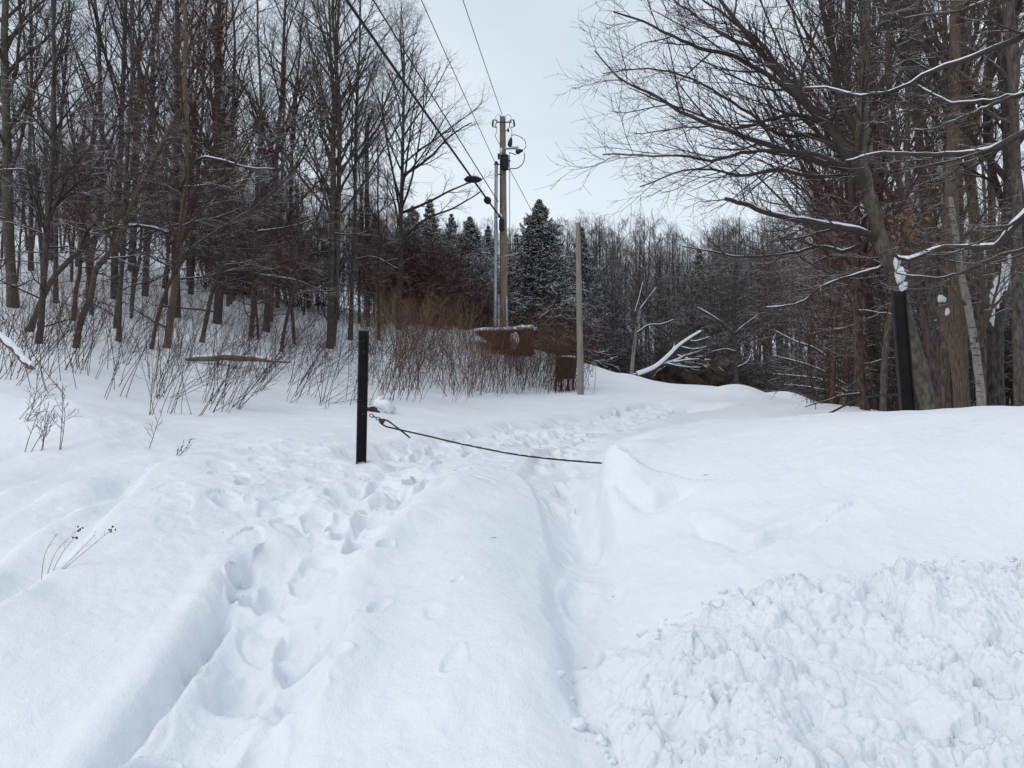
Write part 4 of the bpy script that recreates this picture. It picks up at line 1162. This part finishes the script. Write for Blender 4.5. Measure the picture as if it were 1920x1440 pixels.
# ------------------------------------------------------------------ utility pole
DP = 27.0
def utility_pole():
    gz = float(ground(P(945, 690, DP)[0], DP)[0])
    base = P(945.5, 692, DP); base[2] = min(base[2], gz)
    r = empty('utility_pole', base); tag(r, 'tall weathered wooden utility pole carrying a black transformer and grey conduit', 'utility pole')
    q = lambda u, v, dd=0.0: P(u, v, DP + dd) - base
    def tb(name, pts, rad, mat, s=10, parent=r):
        return obj(name, mesh_np(name, *capped_tube(pts, rad, s)), mat, parent)
    low = np.array([0, 0, -.4])
    tb('pole', [low, q(945, 640), q(943.5, 400), q(942.5, 222)], [.155, .15, .125, .105], M_POLE, 14)
    # conduit riser and lower pipes on the left
    tb('conduit', [q(928.5, 690, -.1), q(929, 500, -.1), q(930.5, 306, -.1)], .062, M_GALV)
    tb('conduit_cap', [q(930.5, 309, -.1), q(930.5, 303, -.1)], [.085, .05], M_DARK)
    tb('conduit', [q(935.5, 690, -.12), q(935, 552, -.12)], .035, M_GALV)
    tb('conduit', [q(950.5, 620, -.14), q(949.5, 555, -.14)], .045, M_GALV)
    for v in (308, 327, 453, 482, 575):
        tb('standoff_bracket', [q(929, v, -.1), q(942, v, -.1)], .02, M_DARK if v < 400 else M_GALV, 6)
    tb('standoff_bracket', [q(946, 480, -.12), q(973, 474, -.12)], .022, M_PORC, 6)
    # cross rod with two cutouts
    tb('cross_rod', [q(931, 229, -.1), q(960, 229, -.1)], .022, M_DARK, 6)
    for s, u in ((-1, 928), (1, 960)):
        c = empty('fuse_cutout', q(u, 232, -.1)); c.parent = r
        a, b = np.array([s * -.045, 0, .12]), np.array([s * -.005, 0, -.12])
        off = np.array([-s * .0 + .09, 0, .01])
        tilt = -s * .05
        ob = lambda nm, pts, rad, mt: obj(nm, mesh_np(nm, *capped_tube([np.array(p, float) for p in pts], rad, 8)), mt, c)
        ob('fuse_tube', [(-.075 - tilt * .0, 0, .11), (-.045 + tilt, 0, -.14)], .016, M_DARK)
        ob('insulator', [(.065, 0, .13), (.07, 0, .05), (.08, 0, -.05), (.075, 0, -.11)], [.022, .034, .034, .022], M_DARK)
        ob('clamp', [(-.09, 0, .12), (.075, 0, .14)], .018, M_DARK)
        ob('clamp', [(-.05, 0, -.14), (.07, 0, -.11)], .014, M_DARK)
        c.scale = (1.0 * (1 if s > 0 else -1), 1, 1.0)
        # thin jumper arch over the cutout
        tb('jumper', smooth_line([q(u - s * 0, 226, -.1), q(u - s * 3, 217, -.1), q(u - s * 9, 215, -.1), q(943 + s * 3, 224, -.1)], 5), .007, M_WIRE, 5)
    tb('jumper', smooth_line([q(931.5, 236, -.1), q(931, 248, -.1), q(928.5, 254, -.1), q(932, 262, -.1), q(940, 276, -.1)], 5), .011, M_WIRE, 6)
    tb('jumper', smooth_line([q(957.5, 240, -.1), q(960, 248, -.1), q(959, 254, -.1), q(958, 260, -.1)], 5), .011, M_WIRE, 6)
    # arrester insulator on a short pin
    tb('pin', [q(946, 245, -.1), q(951, 245, -.1)], .014, M_DARK, 6)
    tb('insulator', [q(952.5, 241, -.1), q(952.8, 244, -.1), q(953, 248, -.1)], [.03, .042, .02], M_DARK, 8)
    # bracket and two cable terminators with their loops
    tb('bracket_arm', [q(944, 279, -.05), q(968, 278, -.25)], .035, M_GALV, 8)
    tb('bracket_arm', [q(955, 286, -.05), q(967, 290, -.25)], .018, M_DARK, 6)
    tb('terminator', [q(958, 258, -.15), q(958, 261, -.15), q(956.5, 268, -.15), q(956, 272, -.15), q(957.5, 275, -.15)], [.03, .055, .085, .085, .05], M_DARK, 10)
    tb('terminator', [q(968, 288, -.25), q(970, 285, -.25), q(974, 283, -.25), q(978, 282.5, -.25), q(981, 282, -.25)], [.03, .1, .075, .05, .03], M_DARK, 10)
    tb('cable_loop', smooth_line([q(959, 254, -.15), q(966, 253, -.2), q(976, 257, -.25), q(984, 264, -.25), q(986, 274, -.25), q(982, 281, -.25)], 6), .012, M_WIRE, 6)
    tb('cable_loop', smooth_line([q(983, 287, -.25), q(983.5, 297, -.25), q(979, 308, -.25), q(969, 315.5, -.25), q(955, 316, -.2)], 6), .017, M_WIRE, 6)
    obj('snow_cap', mesh_np('snow_cap', *blob(q(966, 276.5, -.2), .13, .09, .05, 5, .2, 10)), M_SNOW, r)
    obj('snow_cap', mesh_np('snow_cap', *blob(q(939.5, 282, -.1), .05, .06, .1, 6, .2, 10)), M_SNOW, r)
    # transformer
    t = empty('transformer', q(946, 305, -.28)); t.parent = r
    tk = lambda nm, pts, rad, mt, s=16: obj(nm, mesh_np(nm, *capped_tube([np.array(p, float) for p in pts], rad, s)), mt, t)
    tk('tank', [(0, 0, -.24), (0, 0, -.2), (0, 0, .2), (0, 0, .25), (0, 0, .28)], [.13, .145, .145, .15, .1], M_DARK)
    tk('lid_band', [(0, 0, .2), (0, 0, .235)], .157, M_STEEL)
    for a in range(8):
        an = a / 8 * 2 * math.pi + .2
        tk('cooling_fin', [(math.cos(an) * .15, math.sin(an) * .15, -.16), (math.cos(an) * .15, math.sin(an) * .15, .16)], .012, M_STEEL, 6)
    tk('bushing', [(-.12, .02, .28), (-.12, .02, .32), (-.12, .02, .38)], [.028, .034, .016], M_PORC, 8)
    tk('mounting_lug', [(.12, .1, .12), (.2, .2, .12)], .022, M_STEEL, 6)
    tb('arrester', [q(935, 288, -.12), q(935, 292, -.12), q(935, 299, -.12)], [.03, .04, .025], M_DARK, 8)
    tb('standoff_bracket', [q(934, 297, -.1), q(942, 297, -.1)], .018, M_DARK, 6)
    tb('standoff_bracket', [q(944, 319, -.1), q(955.5, 318, -.1)], .022, M_DARK, 6)
    tb('riser_wire', [q(955.5, 286, -.1), q(955.8, 400, -.1), q(955, 590, -.1), q(953.5, 690, -.1)], .013, M_WIRE, 6)
    tb('riser_wire', [q(938.5, 330, -.12), q(937.5, 480, -.13), q(937, 560, -.13)], .009, M_WIRE, 6)
    tb('meter_box', [q(941, 432, -.2), q(941, 412, -.2)], .1, M_DARK, 8)
    obj('snow_cap', mesh_np('snow_cap', *blob(q(935.5, 404, -.15), .13, .11, .075, 8, .25, 12)), M_SNOW, r)
    obj('snow_cap', mesh_np('snow_cap', *blob(q(942.5, 219, 0), .1, .1, .04, 9, .2, 10)), M_SNOW, r)
    obj('guard_plate', mesh_np('guard_plate', *join(box_vq(-.17, .17, -.17, -.155, -.4, 1.0))), M_RUST, r, loc=q(946, 690))
    return base
utility_pole()

def wires():
    g = 'overhead wires running to the utility pole'
    def wire(label, p0, through, rad, mat=M_WIRE, extra=None):
        """from the pole to a point overhead and on along the line towards the next pole behind"""
        p0, p1 = np.asarray(p0), np.asarray(through)
        d = (p1 - p0); k = np.linalg.norm(d[:2]); far = p0 + d / k * 52
        t = np.linspace(0, 1, 60)[:, None]
        ln = p0 + (far - p0) * t
        tt = t[:, 0]
        s1 = k / 52
        sag = -.35 * (4 * tt * (1 - tt)); sag0 = -.35 * 4 * s1 * (1 - s1)
        ln[:, 2] += sag - sag0 * tt / s1 * (tt < 10)
        return ln, rad, mat, label
    for args in (
        (wire('hair-thin wire running to the very top of the utility pole', P(941, 214, DP), P(868, 0, 19.5), .011)),
        (wire('thin wire running to the top of the grey conduit', P(928, 304, DP), P(790, 0, 16.4), .011)),
        (wire('medium black wire meeting the pole below the transformer', P(934, 378, DP), P(700, 0, 14.0), .017))):
        ln, rad, mat, lab = args
        o = empty('overhead_wire', ln[0]); bpy.data.objects.remove(o)
        w = obj('overhead_wire', mesh_np('overhead_wire', *capped_tube(ln - ln[0], rad, 6)), mat, loc=ln[0])
        tag(w, lab, 'wire', g)
    ln, rad, mat, lab = wire('thickest black overhead cable, threaded through a disc and a ball', P(939, 409, DP), P(650, 0, 13.0), .029, M_CABLE)
    r = empty('overhead_cable', ln[0]); tag(r, lab, 'cable', g)
    obj('cable', mesh_np('cable', *capped_tube(ln - ln[0], rad, 8)), M_CABLE, r)
    def on(u):
        us = 960 + F * ln[:, 0] / (ln[:, 1])
        for i in range(len(ln) - 1):
            if (us[i] - u) * (us[i + 1] - u) <= 0:
                t = (us[i] - u) / (us[i] - us[i + 1]); return ln[i] + (ln[i + 1] - ln[i]) * t - ln[0]
    c = on(886)
    obj('guard_disc', mesh_np('guard_disc', *capped_tube([c + np.array([0, 0, -.03]), c, c + np.array([0, 0, .04])], [.24, .275, .22], 20)), M_DARK, r)
    obj('disc_snow', mesh_np('disc_snow', *blob(c + np.array([0, 0, .05]), .19, .19, .09, 4, .2, 12, .2)), M_SNOW, r)
    c = on(913.5) + np.array([0, 0, -.02])
    obj('cable_ball', mesh_np('cable_ball', *capped_tube([c + np.array([-.05, -.1, -.03]), c + np.array([-.02, -.06, 0]), c + np.array([.02, .06, 0]), c + np.array([.05, .1, .03])], [.06, .115, .115, .06], 14)), M_DARK, r)
    # guy wire slanting back to the right of the pole
    a = P(956, 318, DP); b = P(1002, 405, 31.0); e = a + (b - a) * 1.02
    d = b - a; e = a + d * 2.6
    w = obj('overhead_wire', mesh_np('overhead_wire', *capped_tube(np.array([a, (a + e) / 2, e]) - a, .012, 6)), M_WIRE, loc=a)
    tag(w, 'thin stay wire slanting down right from the pole towards the big spruce', 'wire')
wires()

def wooden_post():
    b = drop(1089, 740, ground, 6); d = b[1]
    r = empty('wooden_post', b); tag(r, 'bare grey wooden post without wires, right of the utility pole', 'post')
    top = P(1083.5, 418, d) - b
    obj('shaft', mesh_np('shaft', *capped_tube([np.array([0, 0, -.4]), top * .02, top * .3, top * .7, top], [.085, .083, .078, .068, .06], 12)), M_POST, r)
    obj('snow_cap', mesh_np('snow_cap', *blob(top + np.array([0, 0, .01]), .055, .055, .03, 4, .2, 8)), M_SNOW, r)
wooden_post()

# ------------------------------------------------------------------ rusty relics in the brush
def slab(pts_front, depth):
    """closed prism of a convex outline (world points), pushed back by depth along y"""
    f = np.asarray(pts_front, float); b = f + np.array([0, depth, 0]); n = len(f)
    v = np.concatenate([f, b])
    q = [[i, (i + 1) % n, n + (i + 1) % n, n + i] for i in range(n)]
    return v, np.array(q), n

def rusty_hopper():
    d = 25.2
    base = P(948, 705, d)
    r = empty('rusty_hopper', base); tag(r, 'rusty tapering metal hopper under snow, behind brush at the pole foot', 'hopper')
    q = lambda u, v, dd=0.0: P(u, v, d + dd) - base
    # V-sided bin: two inclined plates with end walls
    top = [q(893, 624), q(1000, 618), q(1000, 618, 1.5), q(893, 624, 1.5)]
    bot = [q(928, 652, .4), q(1002, 664, .4), q(1002, 664, 1.0), q(928, 652, 1.0)]
    v = np.array(top + bot)
    qd = np.array([[0, 1, 5, 4], [1, 2, 6, 5], [2, 3, 7, 6], [3, 0, 4, 7], [4, 5, 6, 7]])
    obj('bin', mesh_np('bin', v, qd, False), M_RUST, r)
    rim = np.array(top + top[:1])
    obj('rim', mesh_np('rim', *capped_tube(rim, .035, 6)), M_RUST, r)
    obj('chute', mesh_np('chute', *join(*[(np.array([q(936, 655, .3), q(972, 660, .3), q(968, 704, .3), q(940, 704, .3), q(936, 655, .9), q(972, 660, .9), q(968, 704, .9), q(940, 704, .9)]), np.array([[0, 1, 2, 3], [1, 5, 6, 2], [5, 4, 7, 6], [4, 0, 3, 7]]))])), M_RUST, r)
    for u, v2 in ((997, 700), (925, 700)):
        obj('leg', mesh_np('leg', *capped_tube([q(u, 655, .6), q(u, v2 + 10, .6)], .04, 6)), M_RUST, r)
    obj('snow_load', mesh_np('snow_load', *join(blob(q(918, 622, .7), .6, .6, .14, 3, .25, 14), blob(q(955, 620, .7), .55, .6, .13, 4, .25, 14), blob(q(985, 617, .7), .35, .55, .11, 5, .25, 14))), M_SNOW, r)
    obj('snow_load', mesh_np('snow_load', *blob(q(963, 640, -.05), .15, .14, .27, 7, .25, 14)), M_SNOW, r)
rusty_hopper()

def rusty_box():
    d = 20.5
    b = P(1060, 738, d)
    r = empty('rusty_box', b); tag(r, 'dark rusty metal box on stubby legs left of the grey wooden post', 'box')
    q = lambda u, v, dd=0.0: P(u, v, d + dd) - b
    f = [q(1043, 672), q(1072, 674), q(1070, 711), q(1042, 710)]
    bk = [q(1052, 671, .45), q(1082, 673, .45), q(1078, 710, .45), q(1050, 709, .45)]
    v = np.array(f + bk); Q = np.array([[0, 1, 2, 3], [1, 5, 6, 2], [5, 4, 7, 6], [4, 0, 3, 7], [0, 4, 5, 1], [3, 2, 6, 7]])
    obj('body', mesh_np('body', v, Q, False), M_RUSTBOX, r)
    for u, dd in ((1043, .02), (1053, .1), (1066, .02), (1075, .35)):
        obj('leg', mesh_np('leg', *capped_tube([q(u, 709, dd), q(u - 2, 742, dd)], .035, 6)), M_RUST, r)
    obj('lid_edge', mesh_np('lid_edge', *capped_tube(np.array([f[0], f[1], bk[1], bk[0], f[0]]), .018, 6)), M_RUST, r)
    obj('snow_cap', mesh_np('snow_cap', *blob((f[0] + bk[1]) / 2 + np.array([0, 0, .03]), .27, .25, .06, 4, .2, 12, .3)), M_SNOW, r)
rusty_box()

# ------------------------------------------------------------------ fallen timber
def fallen_tree():
    d = 26.5
    base = P(1215, 708, d)
    r = empty('fallen_tree', base); tag(r, 'snow-covered fallen tree propped up slanting on its dark root mass', 'fallen tree')
    q = lambda u, v, dd=0.0: P(u, v, d + dd) - base
    main = smooth_line([q(1188, 706), q(1225, 692), q(1250, 672), q(1270, 652), (q(1292, 636)), q(1318, 620)], 4)
    t = np.linspace(1, .35, len(main))
    obj('trunk', mesh_np('trunk', *capped_tube(main, .1 * t, 9)), M_BARK, r)
    obj('trunk_snow', mesh_np('trunk_snow', *capped_tube(main[1:-1] + np.array([0, -.02, .05]), .1 * t[1:-1], 9)), M_SNOW, r)
    br = []; sn = []
    for pix, w in (([(1240, 684), (1265, 678), (1285, 668), (1312, 660)], .075), ([(1262, 680), (1285, 676), (1310, 674)], .05), ([(1255, 668), (1262, 655), (1265, 645)], .05),
                   ([(1290, 638), (1305, 640), (1330, 632)], .04), ([(1250, 682), (1280, 688), (1312, 690)], .045), ([(1275, 650), (1300, 655), (1325, 650)], .035)):
        l = smooth_line([q(u, v, .1 * k) for k, (u, v) in enumerate(pix)], 5)
        l = np.array([l[int(i)] for i in np.linspace(0, len(l) - 1, 11)])
        br.append((l, np.linspace(w, .02, 11))); sn.append((l + np.array([0, -.01, w * .6]), np.linspace(w, .012, 11) * .85))
    Pn = np.array([a for a, b in br]); R = np.array([b for a, b in br])
    rng = np.random.default_rng(5)
    B = spawn(rng, Pn, R, 6, .2, 1, 25, 60, lambda t, L: L * .35, 4, 0, .1, .6, rmin=.009)
    C = spawn(rng, *B, 4, .2, 1, 25, 60, lambda t, L: L * .4, 3, 0, .1, .6, rmin=.007)
    obj('crown', mesh_np('crown', *tubes([(Pn, R, 6), (*B, 3), (*C, 3)])), M_TWIG, r)
    obj('branch_snow', mesh_np('branch_snow', *tubes([(np.array([a for a, b in sn]), np.array([b for a, b in sn]), 6)])), M_SNOW, r)
    obj('root_mass', mesh_np('root_mass', *blob(q(1288, 712, .9), 1.0, .6, .55, 12, .6, 26)), M_ROOT, r)
    RP = np.array([smooth_line([q(1288, 712, .9), q(1288 + 50 * math.cos(a), 706 - 26 * abs(math.sin(a)), .5), q(1288 + 72 * math.cos(a), 712 - 30 * abs(math.sin(a)) + 8, .3)], 4) for a in np.linspace(.1, 3.0, 16) + rng.normal(0, .1, 16)])
    obj('roots', mesh_np('roots', *tubes([(RP, np.tile(np.linspace(.07, .012, RP.shape[1]), (16, 1)), 5)])), M_ROOT, r)
fallen_tree()

def fallen_log():
    pix = [(347, 674), (365, 673), (395, 672), (420, 669), (450, 672), (480, 673), (510, 677), (545, 679)]
    b = drop(440, 690, ground, 6); d = b[1]
    r = empty('fallen_log', P(347, 674, d)); base = np.array(r.location)
    tag(r, 'thin broken log lying level among saplings on the left slope', 'log')
    ln = smooth_line([P(u, v, d + (.12 if k % 2 else 0)) for k, (u, v) in enumerate(pix)], 4) - base
    t = np.linspace(0, 1, len(ln))
    rad = .02 + .05 * np.sin(np.pi * np.clip(t * 1.15, 0, 1)) ** .7
    obj('trunk', mesh_np('trunk', *capped_tube(ln, rad, 9)), M_LOG, r)
    obj('snow_cover', mesh_np('snow_cover', *capped_tube(ln[3:-4] + np.array([0, .01, .05]), rad[3:-4] * .62, 8)), M_SNOW, r)
    obj('broken_limb', mesh_np('broken_limb', *capped_tube([ln[12], ln[12] + np.array([-.05, 0, -.13]), ln[12] + np.array([-.3, -.05, -.2])], [.02, .015, .006], 6)), M_LOG, r)
fallen_log()

def cut_limb():
    d = 9.6
    base = P(-70, 570, d)
    r = empty('fallen_limb', base); tag(r, 'snow-loaded sawn limb slanting in at the left edge above the mound', 'limb')
    ln = smooth_line([P(u, v, d) for u, v in ((-90, 560), (-30, 610), (5, 638), (30, 660), (42, 676), (58, 688))], 4) - base
    obj('wood', mesh_np('wood', *capped_tube(ln, np.linspace(.036, .03, len(ln)), 9)), M_BROWN, r)
    obj('snow_cover', mesh_np('snow_cover', *capped_tube(ln[1:] + np.array([.01, 0, .03]), np.linspace(.042, .036, len(ln) - 1) * (1 + .25 * np.sin(np.arange(len(ln) - 1) * 1.7)), 9)), M_SNOW, r)
    st = [P(60, 690, d) - base, P(61, 720, d) - base]
    obj('stub', mesh_np('stub', *capped_tube([P(50, 686, d) - base, P(60, 689, d) - base, P(66, 691, d) - base], [.032, .03, .01], 8)), M_BROWN, r)
cut_limb()

def snag():
    d = 8.9
    base = P(1800, 700, d); 
    g = float(ground(base[0], d)[0]); base[2] = g
    r = empty('broken_snag', base); tag(r, 'snapped stub with two snow caps just left of the stout brown trunk', 'snag')
    ln = smooth_line([np.array([0, 0, -.2]), P(1797, 720, d) - base, P(1788, 650, d) - base, P(1775, 600, d) - base, P(1766, 572, d) - base], 4)
    obj('trunk', mesh_np('trunk', *capped_tube(ln, np.linspace(.06, .072, len(ln)), 9)), M_BROWN, r)
    obj('snow_cap', mesh_np('snow_cap', *blob(P(1767, 562, d - .03) - base, .04, .04, .05, 3, .4, 12, .5)), M_SNOW, r)
    obj('snow_cap', mesh_np('snow_cap', *blob(P(1776, 584, d - .08) - base, .02, .03, .035, 5, .4, 10)), M_SNOW, r)
snag()

def forked_tree(label, lines, d, name='snowy_young_tree', mat=M_BIRCH, snow=1.0, bl=None):
    base = P(*lines[0][0][0], d)
    base[2] = min(base[2], float(ground(base[0], d)[0]))
    r = empty(name, base); tag(r, label, 'young tree')
    Pn, R, Sn, SR = [], [], [], []
    for pix, w0, w1 in lines:
        l = smooth_line([P(u, v, d + .05 * k) for k, (u, v) in enumerate(pix)], 5) - base
        l = np.array([l[int(i)] for i in np.linspace(0, len(l) - 1, 12)])
        Pn.append(l); R.append(np.linspace(w0, w1, 12) * px(d) / 2)
        Sn.append(l + np.array([0, -.01, .6 * w0 * px(d) / 2])); SR.append(R[-1] * .8 * snow)
    Pn, R = np.array(Pn), np.array(R)
    obj('trunk', mesh_np('trunk', *tubes([(Pn[:1], R[:1], 8)])), mat, r)
    rng = np.random.default_rng(6)
    B = spawn(rng, Pn, R, 8, .3, 1, 25, 55, lambda t, L: L * .25 + .1, 4, .03, .1, .5, rmin=.008)
    C = spawn(rng, *B, 5, .2, 1, 25, 55, lambda t, L: L * .4, 3, .03, .1, .5, rmin=.006)
    obj('crown', mesh_np('crown', *tubes([(Pn[1:], R[1:], 6), (*B, 3), (*C, 3)])), M_TWIG, r)
    if snow:
        obj('branch_snow', mesh_np('branch_snow', *tubes([(np.array(Sn[1:]), np.array(SR[1:]), 6)])), M_SNOW, r)
forked_tree('snow-plastered forked young tree in front of the big spruce', [
    ([(996, 620), (998, 570), (1000, 540), (1005, 520)], 5, 5), ([(1005, 522), (1003, 505), (998, 490), (985, 478)], 5, 2), ([(1005, 522), (1012, 500), (1016, 470), (1018, 445)], 6, 3), ([(1003, 540), (1025, 510), (1045, 492), (1052, 480)], 4, 2),
    ([(996, 592), (1008, 570), (1025, 560), (1035, 550)], 4, 2)], 30.5)
forked_tree('pale slim young tree beside the fallen tree at the edge of the far wood', [
    ([(1184, 705), (1188, 660), (1193, 620), (1200, 580)], 8, 5), ([(1193, 625), (1215, 610), (1240, 608), (1262, 600)], 4, 2), ([(1195, 610), (1190, 590), (1198, 560), (1205, 530)], 5, 2), ([(1200, 580), (1215, 560), (1230, 540)], 4, 2)], 28.5, snow=.7)
forked_tree('white birch sapling leaning among brush left of the pole', [
    ([(818, 600), (822, 570), (828, 545), (838, 505)], 5, 3), ([(828, 545), (834, 530), (841, 520)], 3, 1.5), ([(822, 570), (817, 555), (812, 548)], 3, 1.5)], 29, snow=.4)
forked_tree('dark branching young tree with snow in its crotches, centre of the far wood', [
    ([(1380, 735), (1380, 690), (1378, 650), (1376, 615)], 10, 7), ([(1376, 625), (1352, 605), (1330, 590), (1308, 578)], 7, 3), ([(1378, 625), (1395, 610), (1420, 592)], 5, 2), ([(1379, 660), (1360, 655), (1335, 660)], 5, 2), ([(1380, 690), (1400, 680), (1408, 665)], 5, 2)], 28, mat=M_BARK, snow=.5)
forked_tree('low snow-lined bush spreading left at the right edge of the road snow', [
    ([(1590, 745), (1585, 720), (1575, 690), (1560, 665)], 7, 5), ([(1585, 722), (1540, 695), (1500, 680), (1450, 668)], 6, 2), ([(1588, 735), (1540, 712), (1490, 705), (1450, 702)], 5, 2), ([(1575, 690), (1530, 655), (1490, 640), (1455, 622)], 6, 2), ([(1590, 742), (1560, 735), (1510, 725), (1470, 722)], 5, 2)], 17, mat=M_BARK, snow=.8)

def stump():
    q = drop(705, 772, ground, 6)
    r = empty('snowy_stump', q); tag(r, 'small dark stump under a snow hood just right of the left gate post', 'stump')
    obj('wood', mesh_np('wood', *blob(np.array([-.02, -.05, .03]), .14, .12, .12, 4, .25, 12)), M_ROOT, r)
    obj('snow_hood', mesh_np('snow_hood', *blob(np.array([.06, .05, .04]), .19, .2, .17, 6, .4, 18)), M_SNOW, r)
stump()

def debris():
    for k, (u, v, s, lab) in enumerate(((664, 925, .012, 'dark bark chip on the trodden snow below the left gate post'), (1555, 978, .016, 'brownish soil speck in the crack of the right snowbank'))):
        q = drop(u, v, ground)
        o = obj('bark_chip', mesh_np('bark_chip', *blob((0, 0, 0), s, s * .6, s * .4, k, .4, 8)), M_ROOT, loc=q)
        tag(o, lab, 'debris')
    rng = np.random.default_rng(31)
    for u, v in ((1140, 1075), (1150, 1120), (1690, 1330), (1765, 1370), (1240, 1300), (930, 1010), (420, 1000), (1010, 780), (560, 820), (1320, 900), (240, 905), (1500, 1240)):
        q = drop(u, v, ground)
        a = rng.uniform(0, 6.28); l = rng.uniform(.008, .03)
        p = np.array([[0, 0, 0], [math.cos(a) * l, math.sin(a) * l, .002]])
        o = obj('twig_bit', mesh_np('twig_bit', *capped_tube(p, [.0022, .0012], 5)), M_ROOT, loc=q + np.array([0, 0, .006 if u < 1200 else .03]))
        tag(o, 'tiny dark twig fragment fallen on the open snow', 'debris', 'twig fragments on the snow')
debris()

# ------------------------------------------------------------------ overcast daylight
SUN_EL, SUN_AZ = math.radians(47), math.radians(-122)      # azimuth from +Y towards +X
w = bpy.data.worlds.new('World'); scene.world = w; w.use_nodes = True
nt = w.node_tree; nd = nt.nodes; ln = nt.links
for n_ in list(nd): nd.remove(n_)
out = nd.new('ShaderNodeOutputWorld'); add = nd.new('ShaderNodeAddShader')
sky = nd.new('ShaderNodeTexSky'); sky.sky_type = 'NISHITA'; sky.sun_disc = False
sky.sun_elevation = SUN_EL; sky.sun_rotation = SUN_AZ; sky.air_density = 1; sky.dust_density = 3
b1 = nd.new('ShaderNodeBackground'); b1.inputs[1].default_value = .05
ln.new(sky.outputs[0], b1.inputs[0])
tc = nd.new('ShaderNodeTexCoord')
mp = nd.new('ShaderNodeMapping'); mp.inputs['Scale'].default_value = (1, 1, 2.2); ln.new(tc.outputs['Generated'], mp.inputs[0])
cn = nd.new('ShaderNodeTexNoise'); cn.inputs['Scale'].default_value = 1.6; cn.inputs['Detail'].default_value = 4; cn.inputs['Roughness'].default_value = .5
ln.new(mp.outputs[0], cn.inputs['Vector'])
cr = nd.new('ShaderNodeValToRGB'); e = cr.color_ramp.elements
e[0].position = .36; e[0].color = (.60, .68, .735, 1); e[1].position = .66; e[1].color = (.80, .86, .89, 1)
ln.new(cn.outputs['Fac'], cr.inputs[0])
b2_ = nd.new('ShaderNodeBackground'); b2_.inputs[1].default_value = .88
ln.new(cr.outputs[0], b2_.inputs[0])
ln.new(b1.outputs[0], add.inputs[0]); ln.new(b2_.outputs[0], add.inputs[1]); ln.new(add.outputs[0], out.inputs[0])

sd = bpy.data.lights.new('sun', 'SUN'); sd.energy = .46; sd.angle = math.radians(40); sd.color = (1, .97, .92)
so = bpy.data.objects.new('sun', sd); COL.objects.link(so)
dirv = Vector((math.sin(SUN_AZ) * math.cos(SUN_EL), math.cos(SUN_AZ) * math.cos(SUN_EL), math.sin(SUN_EL)))
so.rotation_euler = dirv.to_track_quat('Z', 'Y').to_euler()
so.location = (0, 0, 30)

scene.view_settings.view_transform = 'Standard'
scene.view_settings.look = 'None'
scene.view_settings.exposure = 0
scene.view_settings.gamma = 1
scene.cycles.max_bounces = 9
scene.cycles.diffuse_bounces = 7
